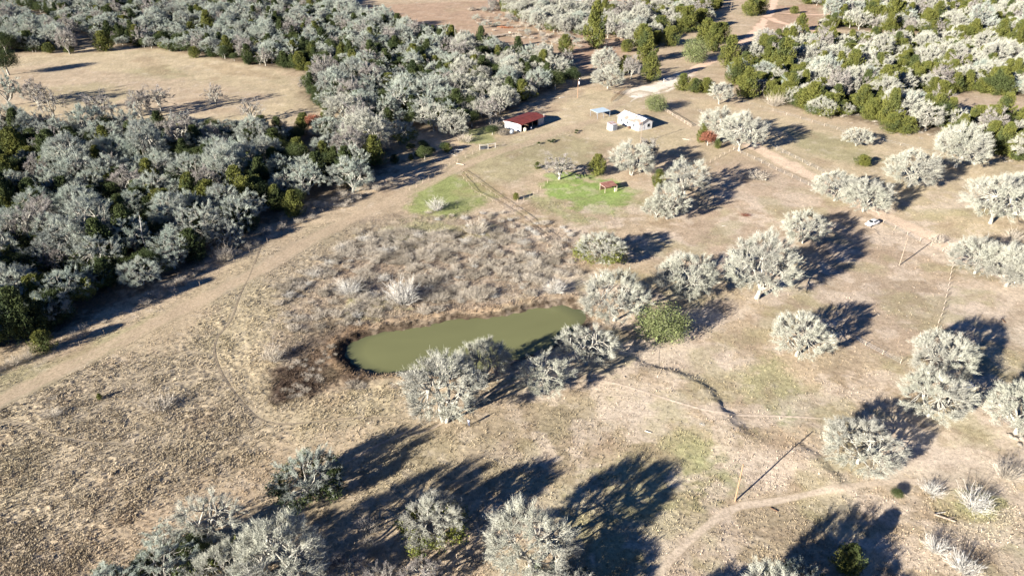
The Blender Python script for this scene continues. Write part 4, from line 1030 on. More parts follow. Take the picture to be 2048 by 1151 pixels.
# ================================================================== BUILDINGS, VEHICLES, FENCES, POLES, THE PERSON
M['white'] = simple('white_siding', (.78,.79,.80), (.66,.67,.68), 3., .6)
M['whitemetal'] = simple('white_metal', (.80,.81,.83), (.70,.71,.73), 2., .4)
M['redroof'] = simple('red_metal_roof', (.20,.050,.040), (.15,.040,.035), .8, .55)
M['rustroof'] = simple('rusty_metal_roof', (.58,.56,.56), (.46,.27,.22), .4, .6, lo=.44, hi=.54)
M['rust'] = simple('rusted_sheet', (.26,.11,.085), (.36,.19,.15), 1.2, .75)
M['rustlight'] = simple('pale_rust_edge', (.55,.40,.36), (.45,.28,.24), 2., .7)
M['blueroof'] = simple('pale_blue_sheet', (.48,.62,.70), (.58,.66,.70), .8, .4)
M['greymetal'] = simple('grey_metal', (.36,.40,.45), (.27,.30,.34), 1.5, .5)
M['dark'] = simple('dark_inside', (.02,.02,.022), (.03,.03,.03), 2., .9)
M['glass'] = simple('window_glass', (.02,.025,.03), (.03,.035,.04), 2., .12)
M['wood'] = simple('weathered_wood', (.36,.30,.24), (.24,.19,.14), 4., .9)
M['palewood'] = simple('pale_wood', (.55,.47,.37), (.42,.34,.26), 4., .9)
M['brownwood'] = simple('dark_brown_board', (.12,.075,.05), (.18,.11,.07), 3., .9)
M['polewood'] = simple('pole_wood', (.42,.27,.17), (.33,.20,.12), 5., .9)
M['tyre'] = simple('tyre_rubber', (.02,.02,.02), (.03,.03,.03), 5., .9)
M['carpaint'] = simple('white_car_paint', (.80,.80,.80), (.78,.78,.78), 1., .25)
M['chrome'] = simple('wheel_rim', (.5,.5,.5), (.4,.4,.4), 3., .3, .8)
M['lamp'] = simple('lamp_glass', (.7,.7,.68), (.6,.6,.6), 3., .15)
M['redlamp'] = simple('tail_lamp', (.4,.02,.02), (.3,.02,.02), 3., .2)
M['tarp'] = simple('blue_tarp', (.02,.10,.36), (.015,.06,.24), 1.2, .45)
M['bone'] = simple('bleached_wood', (.62,.60,.55), (.45,.42,.37), 3., .9)
M['stone'] = simple('pale_stone', (.42,.37,.30), (.32,.27,.22), 2., .95, bump=.5)
M['orange'] = simple('red_brown_brush', (.42,.17,.08), (.30,.13,.07), 2., .9)
M['cream'] = simple('cream_panel', (.66,.60,.46), (.58,.52,.40), 2., .6)
M['skin'] = simple('skin', (.48,.30,.22), (.42,.26,.19), 4., .6)
M['hair'] = simple('dark_hair', (.02,.015,.012), (.03,.02,.018), 9., .7)
M['shirt'] = simple('light_blue_shirt', (.36,.45,.60), (.30,.38,.52), 6., .9)
M['jeans'] = simple('blue_trousers', (.10,.13,.20), (.07,.09,.15), 8., .9)

def root(name, px, py, rz, label, cat, group=None, xy=None):
    x, y = xy or G(px, py); e = empty(name, (x, y, Z(x, y)), rz); tag(e, label, cat, group); return e
def gable_roof(x0, x1, y0, y1, ze, zr, ov, t):
    "two slopes, ridge along x"
    mb = MB(); ym = (y0+y1)/2; k = (zr-ze)/(ym-y0); ylo = y0-ov; zlo = ze-k*ov
    a = mb.slab((x0-ov, ylo, zlo), (x1+ov, ylo, zlo), (x1+ov, ym, zr), (x0-ov, ym, zr), t)
    mb.slab((x1+ov, y1+ov, zlo), (x0-ov, y1+ov, zlo), (x0-ov, ym, zr), (x1+ov, ym, zr), t)
    return mb
def ribs(x0, x1, y0, z0, y1, z1, n):
    "raised seams running down a roof slope"
    mb = MB()
    for i in range(n):
        x = x0+(x1-x0)*(i+.5)/n
        mb.slab((x-.03, y0, z0+.06), (x+.03, y0, z0+.06), (x+.03, y1, z1+.06), (x-.03, y1, z1+.06), .05)
    return mb
def door(parent, box, hand, mat, name='door'):
    d = MB().box(*box).build(name, mat, parent); MB().box(*hand).build('handle', M['dark'], d); return d

# ---- white house: long side faces the sun; local x runs along the ridge, y across
A = Vector(G(1277,262.5)); Lr = R(121)
h = root('white_house', 0, 0, Lr, 'small white house with a rust-patched pale metal gable roof', 'house', xy=tuple(A + Vector((math.cos(Lr), math.sin(Lr)))*6.6 + Vector((math.sin(Lr), -math.cos(Lr)))*3.4))
LX, LY, ZE, ZRr = 6.6, 3.4, 2.9, 4.5
w = MB().box(-LX, LX, -LY, LY, -.3, ZE)
w.poly([(-LX, -LY, ZE), (-LX, LY, ZE), (-LX, 0, ZRr-.06)], ((0, 2, 1),)); w.poly([(LX, -LY, ZE), (LX, LY, ZE), (LX, 0, ZRr-.06)], ((0, 1, 2),))
w.build('wall', M['white'], h)
rf = gable_roof(-LX, LX, -LY, LY, ZE+.06, ZRr, .45, .07).build('roof', M['rustroof'], h)
kk = (ZRr-ZE-.06)/LY
ribs(-LX-.4, LX+.4, LY+.45, ZE+.06-kk*.45, .1, ZRr-.05, 20).build('roof_seam', M['rustroof'], rf); ribs(-LX-.4, LX+.4, -LY-.45, ZE+.06-kk*.45, -.1, ZRr-.05, 20).build('roof_seam', M['rustroof'], rf)
MB().box(-LX-.5, LX+.5, -.12, .12, ZRr+.03, ZRr+.12).build('ridge_cap', M['whitemetal'], rf)
MB().tube((2.5, .9, ZRr-.6), (2.5, .9, ZRr+.9), .13, .13, 8).build('stove_pipe', M['greymetal'], rf)
def window(parent, face, u, z0, wd, ht):
    "window on a wall of the house: frame, glass and sill"
    def bx(u0, u1, a, b, z0, z1):
        return dict(xm=(-LX-b, -LX-a, u0, u1), xp=(LX+a, LX+b, u0, u1), ym=(u0, u1, -LY-b, -LY-a), yp=(u0, u1, LY+a, LY+b))[face]+(z0, z1)
    f = MB().box(*bx(u-wd/2-.1, u+wd/2+.1, 0, .06, z0-.1, z0+ht+.1)).build('window', M['greymetal'], parent)
    MB().box(*bx(u-wd/2, u+wd/2, .062, .08, z0, z0+ht)).build('pane', M['glass'], f)
    MB().box(*bx(u-wd/2-.18, u+wd/2+.18, .0, .14, z0-.18, z0-.102)).build('sill', M['whitemetal'], f)
window(h, 'xm', -1.5, 1.0, 1.1, 1.2); window(h, 'yp', -3.6, 1.1, .9, 1.0); window(h, 'yp', .6, 1.1, .9, 1.0); window(h, 'yp', 4.4, 1.1, .8, .9); window(h, 'ym', 2, 1.1, 1., 1.)
door(h, (-LX-.05, -LX-.002, .7, 1.7, -.2, 2.0), (-LX-.12, -LX-.052, .8, .9, .9, 1.0), M['whitemetal'])
door(h, (2.0, 2.95, LY+.002, LY+.05, -.2, 2.0), (2.1, 2.2, LY+.052, LY+.11, .9, 1.0), M['greymetal'])
pr = MB().slab((-1.5, -LY-3.2, 2.3), (5.6, -LY-3.2, 2.3), (5.6, -LY-.5, 2.55), (-1.5, -LY-.5, 2.55), .06).build('porch_roof', M['whitemetal'], h)
for xx in (-1.3, 1.0, 3.2, 5.4): MB().box(xx-.06, xx+.06, -LY-3.1, -LY-2.98, -.2, 2.29).build('post', M['white'], pr)
MB().box(-2.2, -1.2, LY+.25, LY+1.2, -.1, .8).build('step', M['brownwood'], h)

# ---- little shed beside it
s_ = root('garden_shed', 1224, 259, R(35), 'little white shed with a blue-grey door and rusty roof, left of the white house', 'shed')
MB().box(-1.4, 1.4, -1.5, 1.5, -.3, 2.3).build('wall', M['white'], s_)
MB().slab((-1.6, -1.7, 2.34), (1.6, -1.7, 2.34), (1.6, 1.7, 2.75), (-1.6, 1.7, 2.75), .07).build('roof', M['rustroof'], s_)
door(s_, (-.9, .9, -1.56, -1.502, -.1, 2.0), (.6, .7, -1.62, -1.562, .9, 1.05), M['greymetal'])
# ---- pale blue carport
c_ = root('carport', 1200, 234, R(31), 'flat pale blue carport roof on posts, left of the white house', 'carport')
MB().slab((-3.4, -2.6, 2.5), (3.4, -2.6, 2.5), (3.4, 2.6, 2.7), (-3.4, 2.6, 2.7), .08).build('roof', M['blueroof'], c_)
for a in (-3.2, 0, 3.2):
    for b in (-2.4, 2.4): MB().box(a-.06, a+.06, b-.06, b+.06, -.3, 2.5+(.18 if b > 0 else 0)).build('post', M['greymetal'], c_)
# ---- red barn
P0 = Vector(G(1042,265)); Lb = R(50)
bxy = P0 + Vector((math.cos(Lb), math.sin(Lb)))*7.4 + Vector((-math.sin(Lb), math.cos(Lb)))*4.2
b = root('red_roofed_barn', 0, 0, Lb, 'open-fronted barn with a dull red metal roof and white end wall', 'barn', xy=tuple(bxy))
BX, BY = 7.4, 4.2
MB().box(-BX, -BX+.12, -BY, BY, -.3, 2.95).build('end_wall', M['white'], b)
MB().box(BX-.12, BX, -BY, BY, -.3, 2.95).build('end_wall', M['greymetal'], b)
MB().box(-BX+.122, BX-.122, BY-.12, BY, -.3, 3.0).build('back_wall', M['greymetal'], b)
MB().box(3.6, BX-.122, -BY, -BY+.12, -.3, 2.7).build('front_wall', M['greymetal'], b)
MB().box(-2.4, -2.3, -BY+.13, BY-.13, -.3, 2.7).build('partition', M['brownwood'], b)
rf = gable_roof(-BX, BX, -BY, BY, 2.95, 3.75, .45, .08).build('roof', M['redroof'], b)
kk = .8/BY
ribs(-BX-.4, BX+.4, -BY-.45, 2.95-kk*.45, -.1, 3.72, 22).build('roof_seam', M['redroof'], rf); ribs(-BX-.4, BX+.4, BY+.45, 2.95-kk*.45, .1, 3.72, 22).build('roof_seam', M['redroof'], rf)
MB().box(-BX-.55, -BX-.46, -BY-.45, BY+.45, 2.78, 2.95).build('barge_board', M['whitemetal'], rf)
wn = MB().box(-BX-.05, -BX-.002, -3.2, -1.2, 1.3, 1.9).build('window', M['greymetal'], b); MB().box(-BX-.07, -BX-.052, -3.1, -1.3, 1.38, 1.82).build('pane', M['glass'], wn)
for a in (-BX+.2, -4.6, -.2, 3.4): MB().box(a-.08, a+.08, -BY+.02, -BY+.18, -.3, 2.85).build('post', M['wood'], b)
MB().tube((BX-.3, -BY-.1, 2.7), (BX-.3, -BY-.1, 4.2), .06, .06, 6).build('vent_pipe', M['whitemetal'], b)
# things standing at the barn's open front
def drum(px, py, r, hh, mat, lab, group=None, lie=False):
    e = root('storage_tank', px, py, random.random()*3, lab, 'tank', group)
    if lie: MB().tube((-hh/2, 0, r), (hh/2, 0, r), r, r, 14).build('shell', mat, e, True); MB().box(-hh/3, -hh/3+.1, -r*.7, r*.7, -.05, .2).build('leg', M['greymetal'], e); MB().box(hh/3-.1, hh/3, -r*.7, r*.7, -.05, .2).build('leg', M['greymetal'], e)
    else: MB().tube((0, 0, -.1), (0, 0, hh), r, r*.97, 14).build('shell', mat, e, True); MB().tube((0, 0, hh), (0, 0, hh+.12), r*.35, r*.3, 10).build('lid', mat, e)
drum(1050,263,.75,1.3, M['cream'], 'cream round tank at the open front corner of the barn')
drum(1062,259,.35,.9, M['whitemetal'], 'small white drum in front of the barn opening')
drum(1024,268,.8,2.2, M['greymetal'], 'pale grey tank lying under the barn end wall', lie=True)
# ---- rusty stock shelter
r_ = root('stock_shelter', 1217, 380, R(25), 'small open stock shelter with a sloping rusted roof on the bright green grass', 'shelter')
rf = MB().slab((-2.3, -1.5, 1.9), (2.3, -1.5, 1.9), (2.3, 1.7, 2.35), (-2.3, 1.7, 2.35), .06).build('roof', M['rust'], r_)
MB().box(-2.42, -2.31, -1.5, 1.7, 1.95, 2.1).build('edge_strip', M['rustlight'], rf); MB().slab((-2.3, 1.71, 2.3), (2.3, 1.71, 2.3), (2.3, 1.95, 2.36), (-2.3, 1.95, 2.36), .05).build('edge_strip', M['rustlight'], rf)
for a in (-2.2, 2.2):
    for c in (-1.4, 1.6): MB().box(a-.07, a+.07, c-.07, c+.07, -.2, 1.9+(.42 if c > 0 else 0)).build('post', M['palewood'], r_)
MB().box(-2.2, 2.2, 1.48, 1.56, 0, 2.2).build('back_wall', M['brownwood'], r_)
MB().box(1.2, 2.12, -1.75, -1.45, 0, 1.25).build('side_panel', M['cream'], r_)
# ---- far roofs behind the homestead woods
def cabin(name, px, py, rz, lx, ly, hh, roofm, lab, cat_='cabin'):
    e = root(name, px, py, R(rz), lab, cat_)
    MB().box(-lx, lx, -ly, ly, -.3, hh).poly([(-lx, -ly, hh), (-lx, ly, hh), (-lx, 0, hh+.95)], ((0, 2, 1),)).poly([(lx, -ly, hh), (lx, ly, hh), (lx, 0, hh+.95)], ((0, 1, 2),)).build('wall', M['white'], e)
    gable_roof(-lx, lx, -ly, ly, hh+.03, hh+1, .4, .08).build('roof', roofm, e)
    MB().box(-lx-.05, -lx-.002, -.5, .5, -.1, 2.0).build('door', M['greymetal'], e)
    for u in (-lx*.5, lx*.4):
        f = MB().box(u-.6, u+.6, -ly-.05, -ly-.002, .9, 2.0).build('window', M['greymetal'], e); MB().box(u-.5, u+.5, -ly-.07, -ly-.052, 1., 1.9).build('pane', M['glass'], f)
    return e
cabin('far_cabin', 1146, 9, 20, 6, 3.2, 2.8, M['blueroof'], 'pale blue roofed building at the top edge, above the tall green conifer')
cabin('far_cabin', 1224, 58, 35, 5, 3, 2.6, M['blueroof'], 'white and blue cabin half hidden right of the tall green conifer')
cabin('far_cabin', 1340, 4, 10, 3, 2, 2.2, M['whitemetal'], 'tiny white shed at the top edge left of the dirt road')

# ---- white trailer at the right edge
t_ = root('cargo_trailer', 2052, 436, R(-30), 'white trailer with a cream lower side cut by the right edge', 'trailer')
MB().box(-4.6, 4.6, -1.25, 1.25, .5, 1.6).build('lower_side', M['cream'], t_); MB().box(-4.5, 4.5, -1.2, 1.2, 1.602, 2.7).build('body', M['whitemetal'], t_)
MB().box(-4.6, 4.6, -1.27, 1.27, 1.56, 1.66).build('trim', M['dark'], t_)
for a in (-1, .2):
    for c in (-1.28, 1.08): w_ = MB().tube((a, c, .35), (a, c+.2, .35), .36, .36, 14).build('wheel', M['tyre'], t_); MB().tube((a, c-.01, .35), (a, c+.21, .35), .16, .16, 8).build('rim', M['chrome'], w_)
MB().box(-6.2, -4.6, -.06, .06, .45, .57).build('tow_bar', M['greymetal'], t_); MB().box(4.502, 4.54, -.5, .4, .7, 2.4).build('door', M['whitemetal'], t_)
# ---- flatbed and brush pile by the grey road
f_ = root('flatbed_trailer', 1004, 73, R(42), 'long tan flatbed trailer beside the grey road near the top', 'trailer')
MB().box(-7, 7, -1.3, 1.3, .95, 1.2).build('deck', M['palewood'], f_); MB().box(6.6, 7, -1.3, 1.3, 1.2, 2.3).build('headboard', M['wood'], f_)
for a in (-4.5, -3.2): 
    for c in (-1.3, 1.0): MB().tube((a, c, .45), (a, c+.3, .45), .45, .45, 12).build('wheel', M['tyre'], f_)
def pile(name, px, py, n, L, mat, lab, cat_, r=.12, spread=1.5, up=.8, part='log', flat=False):
    e = root(name, px, py, random.random()*6, lab, cat_)
    for i in range(n):
        a = random.random()*6.283; x, y = random.gauss(0, spread*.4), random.gauss(0, spread*.4); z = .1+random.random()*up*.6
        d = Vector((math.cos(a), math.sin(a), random.uniform(-.05, .25)))*L*random.uniform(.3, .55)
        MB().tube(Vector((x, y, z))-d, Vector((x, y, z))+d, r*random.uniform(.6, 1.2), r*.5, 5).build(part, mat, e)
    return e
pile('brush_pile', 1010, 56, 26, 3.5, M['orange'], 'orange-brown cut brush pile near the grey road', 'brush pile', .22, 4.5, 1.6, 'branch')
pile('brush_pile', 1512, 357, 24, 3.0, M['bone'], 'grey branch pile in the upper paddock corner', 'brush pile', .06, 3.4, .8, 'branch')
pile('bleached_limbs', 905, 304, 16, 4.2, M['bone'], 'white bleached fallen limbs in the ditch left of the wooden pen', 'fallen limbs', .13, 4.5, .9, 'limb')
pile('bleached_limbs', 870, 322, 9, 2.6, M['bone'], 'few bleached sticks in the shaded ditch', 'fallen limbs', .09, 2.5, .6, 'limb')
pile('brush_pile', 1740, 462, 18, 2.2, M['wood'], 'scattered broken branches in front of the white car', 'brush pile', .06, 5.5, .3, 'branch')
pile('brush_pile', 1235, 188, 14, 4, M['wood'], 'grey brush pile left of the gravel turnaround', 'brush pile', .10, 4, 1.1, 'branch')
pile('brush_pile', 1010, 665+0, 0, 1, M['wood'], '', '') if False else None
pile('brush_pile', 1400, 845+10, 5, .9, M['bone'], 'few short sticks on the bare slope left of the worn bank', 'brush pile', .05, 1.2, .1, 'stick')

# ---- logs and stumps
def log(px, py, rz, L, r, mat, lab, fork=False):
    e = root('fallen_log', px, py, R(rz), lab, 'log'); mb = MB().tube((-L/2, 0, r*.8), (L/2, 0, r*.9), r, r*.7, 8)
    mb.build('trunk', mat, e)
    if fork: MB().tube((L*.1, 0, r), (L*.45, L*.25, r*1.6), r*.5, r*.25, 6).build('limb', mat, e)
log(1889,1034,-30,3.0,.2,M['wood'],'broken brown log on the grass at the lower right', True)
log(1880,1024,10,2.0,.12,M['bone'],'thin bleached limb beside the broken brown log')
log(1548,1018,-40,1.2,.12,M['brownwood'],'short dark log beside the sandy track at bottom centre right')
log(1296,866,-25,1.2,.10,M['bone'],'pale stick lying left of the green shadowed grass')
log(2008,640,80,1.5,.12,M['brownwood'],'dark forked stick on the bare pink soil at the right edge', True)
log(1124,197,30,2.6,.2,M['bone'],'bleached log on the grass left of the transformer pole')
log(1082,217,30,3.2,.2,M['bone'],'bleached log behind the barn')
log(1372,278,-20,2.6,.12,M['bone'],'pale pole lying on the grass below the white house')
log(1448,452,15,1.3,.09,M['bone'],'small pale stick in the upper paddock')
log(920,330,-30,3.2,.2,M['palewood'],'rounded pale log at the top of the double fence line')
def stump(px, py, r, hh, lab, mat='bone'):
    e = root('tree_stump', px, py, 0, lab, 'stump'); MB().tube((0, 0, -.1), (0, 0, hh), r*1.25, r, 9).build('bole', M[mat], e); MB().tube((0, 0, hh), (0, 0, hh+.02), r*.9, r*.9, 9).build('cut_face', M['cream'], e)
stump(1531,361,.28,.5,'short white stump right of the grey branch pile','cream')
stump(1963,317,.4,.6,'brown stump on the meadow below the leaning pale oak','brownwood')
# dead snags
def snag(px, py, hh, lab, seed):
    rr = random.Random(seed); e = root('dead_snag', px, py, rr.random()*6, lab, 'dead tree'); mb = MB(); p = Vector((0, 0, -.2)); r = .22
    for k in range(6):
        q = p+Vector((rr.uniform(-.35, .35), rr.uniform(-.35, .35), hh/6)); mb.tube(p, q, r, r*.82, 6); r *= .82; p = q
        if k > 2:
            d = Vector((rr.uniform(-1, 1), rr.uniform(-1, 1), .8))*rr.uniform(.8, 1.5); MB().tube(p, p+d, r*.7, r*.3, 5).build('limb', M['bone'], e)
    mb.build('trunk', M['bone'], e)
snag(296,512,12,'white dead snag rising above the dark cedars of the left woods',1)
snag(911,98,13,'tall white dead snag by the grey road near the top',2)
snag(1619,178,9,'bare white snag standing in the right woods',3)

# ---- poles
def pole(px, py, hh, rz, lab, mat='polewood', arm=True, drum_=False, tilt=0):
    e = root('utility_pole', px, py, R(rz), lab, 'utility pole'); e.rotation_euler[0] = R(tilt)
    MB().tube((0, 0, -.5), (0, 0, hh), .14, .10, 9).build('shaft', M[mat], e)
    if arm:
        MB().box(-.9, .9, .14, .26, hh-.55, hh-.42).build('crossarm', M[mat], e)
        for x in (-.8, 0, .8): MB().tube((x, .2, hh-.42), (x, .2, hh-.22), .06, .05, 6).build('insulator', M['lamp'], e)
    if drum_:
        MB().tube((.42, 0, hh-2.2), (.42, 0, hh-1.1), .36, .36, 12).build('transformer', M['whitemetal'], e); MB().tube((.42, 0, hh-1.1), (.42, 0, hh-.9), .30, .15, 12).build('cover', M['whitemetal'], e)
        MB().tube((.1, 0, hh-.1), (.9, .2, hh+.15), .05, .05, 6).build('lamp_arm', M['whitemetal'], e); MB().tube((.9, .2, hh), (.9, .2, hh+.3), .22, .12, 9).build('lamp', M['whitemetal'], e)
pole(1470,1001,7.9,20,'bare orange-brown wooden pole with a long thin shadow, lower right','polewood',False)
pole(1799,529,7.9,40,'leaning brown wooden pole with a long thin shadow in the fenced paddock','wood',False)
pole(1155,197,8.3,30,'brown pole carrying a white transformer and lamp behind the barn','polewood',False,True)
pole(1281,286,8.6,30,'grey pole at the front corner of the white house','wood')
pole(1461,22,9.0,30,'pole standing in deep shade beside the top of the dirt road','wood')
pp = G(1470,1001)

# ---- fences
def fence(name, pts, step, hh, lab, mat='wood', rails=2, rr=.035, pr=.06, wire=False, cat_='fence'):
    q = GP(pts); x0, y0 = q[0]; e = empty(name, (x0, y0, 0)); tag(e, lab, cat_)
    P = []
    for i in range(len(q)-1):
        a = Vector(q[i]); b_ = Vector(q[i+1]); n = max(1, round((b_-a).length/step))
        for k in range(n): P.append(a+(b_-a)*k/n)
    P.append(Vector(q[-1])); P3 = [Vector((p.x-x0, p.y-y0, Z(p.x, p.y))) for p in P]
    pm = MB().tube((0, 0, -.3), (0, 0, hh), pr, pr*.9, 6).mesh('post', M[mat])
    for p in P3:
        o = link('post', pm, e); o.location = p; o.rotation_euler = (random.gauss(0, .04), random.gauss(0, .04), random.random()*3)
    nm = 'wire' if wire else 'rail'
    for k in range(rails):
        z = hh*(k+.75)/(rails)
        if wire:
            mb = MB()
            for a, b_ in zip(P3, P3[1:]): mb.tube(a+Vector((0, 0, z)), b_+Vector((0, 0, z)), .012, .012, 3)
            mb.build(nm, M['greymetal'], e)
        else:
            for a, b_ in zip(P3, P3[1:]): MB().tube(a+Vector((0, 0, z)), b_+Vector((0, 0, z+random.gauss(0, .03))), rr, rr, 4).build(nm, M[mat], e)
fence('wire_fence', [(1330,380),(1400,338),(1467,299)], 4, 1.2, 'wire fence along the upper left side of the paddock', 'palewood', 3, wire=True)
fence('wire_fence', [(1467,300),(1600,364),(1722,424)], 4, 1.2, 'wire fence between the lane and the upper paddock, above the white car', 'palewood', 3, wire=True)
fence('wire_fence', [(1766,446),(1840,482),(1908,513),(2010,562)], 4, 1.2, 'wire fence between the lane and the paddock, right of the white car', 'palewood', 3, wire=True)
fence('wire_fence', [(1530,286),(1590,318),(1650,348)], 4, 1.2, 'wire fence on the meadow side of the lane', 'palewood', 3, wire=True)
fence('wire_fence', [(1908,516),(1895,580),(1886,620),(1872,660),(1850,710)], 3.2, 1.1, 'row of pale posts between the paddock and the bare pink yard', 'palewood', 2, pr=.06, wire=True)
fence('wire_fence', [(1650,650),(1690,672),(1730,692),(1800,728)], 4, 1.1, 'wire fence along the lower side of the paddock', 'palewood', 3, wire=True)
fence('rail_fence', [(1330,222),(1345,232),(1362,242),(1382,254)], 3, 1.3, 'pale plank fence in the yard right of the white house', 'palewood', 3, .07, .09)
fence('rail_fence', [(1222,206),(1236,193),(1250,180)], 2.5, 1.6, 'dark brown board fence behind the carport', 'brownwood', 3, .06, .08)
fence('rail_fence', [(925,345),(955,365),(1000,398),(1040,425),(1090,465),(1125,500)], 3, 1.0, 'upper one of the double old fence lines across the green field', 'wood', 1, .04, .06)
fence('rail_fence', [(922,352),(950,385),(985,402),(1030,430),(1080,470),(1112,500)], 3, .9, 'lower one of the double old fence lines across the green field', 'wood', 1, .04, .06)
fence('wire_fence', [(1042,300),(1100,280),(1162,260)], 3, 1.1, 'overgrown fence in front of the barn', 'wood', 2, wire=True)
fence('wire_fence', [(820,382),(870,352),(900,332),(960,304),(1010,290)], 4, 1.2, 'fence along the ditch left of the barn', 'palewood', 3, wire=True)
fence('wire_fence', [(1095,365),(1060,395),(1035,402)], 3, 1.1, 'short fence below the low grey tree', 'palewood', 2, wire=True)
fence('wire_fence', [(1395,222),(1440,246),(1480,272),(1500,288)], 4, 1.2, 'fence running from the yard to the lane', 'wood', 3, wire=True)
fence('wire_fence', [(1370,172),(1440,190),(1520,215),(1600,238),(1700,268),(1800,292),(1880,312)], 6, 1.2, 'fence along the foot of the right woods', 'palewood', 2, wire=True)
fence('wire_fence', [(600,446),(500,505),(400,570),(300,625),(160,690),(0,760)], 6, 1.2, 'fence between the left woods and the grassy track', 'wood', 2, wire=True)
fence('wire_fence', [(1905,785),(1960,812),(2000,840),(2048,872)], 3, 1.1, 'fence above the bare dirt yard at the right edge', 'wood', 3, wire=True)
# wooden pen gate left of the barn
g_ = root('pen_gate', 968, 301, R(20), 'wooden pen gate with white posts left of the barn', 'gate')
for a in (-1.6, 1.6, 4.4): MB().box(a-.1, a+.1, -.1, .1, -.2, 2.0).build('post', M['bone'], g_)
gt = MB().box(-1.4, 1.4, -.04, .04, .3, 1.35).build('gate_panel', M['dark'], g_)
for z in (.3, .8, 1.35): MB().box(-1.45, 1.45, -.07, -.041, z-.05, z+.05).build('bar', M['greymetal'], gt)
MB().box(-1.6, 4.4, -.09, .09, 1.75, 1.9).build('lintel', M['bone'], g_)
# ranch gate across the drive
g_ = root('ranch_gate', 1342, 166, R(-20), 'low metal gate standing open where the gravel drive meets the dirt road', 'gate')
for a in (-3.6, 3.6): MB().box(a-.15, a+.15, -.15, .15, -.2, 1.7).build('post', M['bone'], g_)
gt = MB().tube((3.5, .2, 1.2), (5.6, 3.6, 1.2), .05, .05, 6).build('gate_leaf', M['greymetal'], g_)
for z in (.3, .75): MB().tube((3.5, .2, z), (5.6, 3.6, z), .04, .04, 5).build('bar', M['greymetal'], gt)

# ---- pale rocks scattered about
rk = random.Random(9)
def rock_mesh(seed):
    q = random.Random(seed); V = []; 
    for z, r in ((-.1, .8), (.25, 1.0), (.55, .75), (.75, .3)):
        for k in range(7): a = k*.8976+z; rr_ = r*q.uniform(.75, 1.2); V.append((math.cos(a)*rr_, math.sin(a)*rr_*.8, z*q.uniform(.9, 1.1)))
    Fc = []
    for l in range(3):
        for k in range(7): Fc.append([l*7+k, l*7+(k+1) % 7, l*7+7+(k+1) % 7, l*7+7+k])
    Fc.append([21+k for k in range(7)]); me = mesh_py('rock', V, Fc, False); me.materials.append(M['stone']); return me
RM = [rock_mesh(i) for i in range(3)]
def rocks(pts, s0, s1, lab, group):
    for px, py in pts:
        x, y = G(px+rk.uniform(-3, 3), py+rk.uniform(-2, 2)); o = link('rock', RM[rk.randint(0, 2)]); s = rk.uniform(s0, s1); o.scale = (s, s, s*.7)
        o.location = (x, y, Z(x, y)-.05*s); o.rotation_euler = (0, 0, rk.random()*6); tag(o, lab, 'rock', group)
rocks([(1806,596),(1800,604),(1797,622),(1848,560),(1812,660),(1766,612),(1755,628),(1830,575),(1816,632)], .18, .34, 'small pale stone scattered on the paddock below the leaning pole', 'pale stones on the paddock')
rocks([(1240,716),(1300,772),(1420,730),(1250,760),(1340,700)], .2, .35, 'small pale stone on the bare ground right of the dam oaks', 'pale stones right of the dam')
rocks([(2020,872+0),(2030,880),(2040,890),(2044,878)], .5, .8, 'pale boulder at the foot of the right edge oak', 'boulders at the right edge')
rocks([(1352,168),(1360,176),(1340,184),(1398,196)], .35, .6, 'pale stone beside the gravel drive', 'stones by the gravel drive')
# ---- blue tarp heap under the right oaks
tp = root('blue_tarp', 1930, 770, .4, 'crumpled blue tarp heap right of the two crowding oaks', 'tarp')
V = []; n_ = 11
for i in range(n_):
    for j in range(n_):
        x, y = (i/(n_-1)-.5)*3.2, (j/(n_-1)-.5)*2.4; rr_ = max(abs(x)/1.6, abs(y)/1.2)
        V.append((x, y, max(.02, (1-rr_**2)*.9 + (vnoise(np.array([x*2.1]), np.array([y*2.3]), 4)[0]-.5)*.5*(1-rr_**3))))
Fc = [[i*n_+j, (i+1)*n_+j, (i+1)*n_+j+1, i*n_+j+1] for i in range(n_-1) for j in range(n_-1)]
link('sheet', mesh_py('sheet', V, Fc, True), tp, M['tarp']); MB().tube((-1.9, .5, .18), (-1.1, .9, .2), .16, .16, 8).build('rolled_edge', M['whitemetal'], tp)

# ---- white car
ca = Vector(G(1759,444)); cb = Vector(G(1728,455)); cd = (cb-ca); crz = math.atan2(cd.y, cd.x)
cc = (ca+cb)/2
car = root('parked_car', 0, 0, crz, 'white car parked beside the lane fence, nose toward the paddock', 'car', xy=tuple(cc))
def loft(secs, mat, name, parent, smooth=True):
    "secs: list of (x, [(y,z)...]) rings"
    V = []; Fc = []; m = len(secs[0][1])
    for x, ring in secs: V += [(x, y, z) for y, z in ring]
    for i in range(len(secs)-1):
        for k in range(m): Fc.append([i*m+k, i*m+(k+1) % m, (i+1)*m+(k+1) % m, (i+1)*m+k])
    Fc.append(list(range(m-1, -1, -1))); Fc.append([(len(secs)-1)*m+k for k in range(m)])
    return link(name, mesh_py(name, V, Fc, smooth), parent, mat)
def ring(w, z0, z1, wt=None):
    wt = wt or w*.9
    return [(-w*.92, z0), (w*.92, z0), (w, z0+.18), (w, z0+(z1-z0)*.6), (wt, z1), (-wt, z1), (-w, z0+(z1-z0)*.6), (-w, z0+.18)]
body = loft([(-2.42, ring(.72, .42, .86)), (-2.3, ring(.86, .30, .98)), (-1.6, ring(.92, .24, 1.02)), (-.8, ring(.93, .22, 1.0)), (.9, ring(.93, .22, .98)), (1.3, ring(.92, .24, .95)), (2.1, ring(.87, .27, .84)), (2.4, ring(.72, .36, .70))], M['carpaint'], 'body', car)
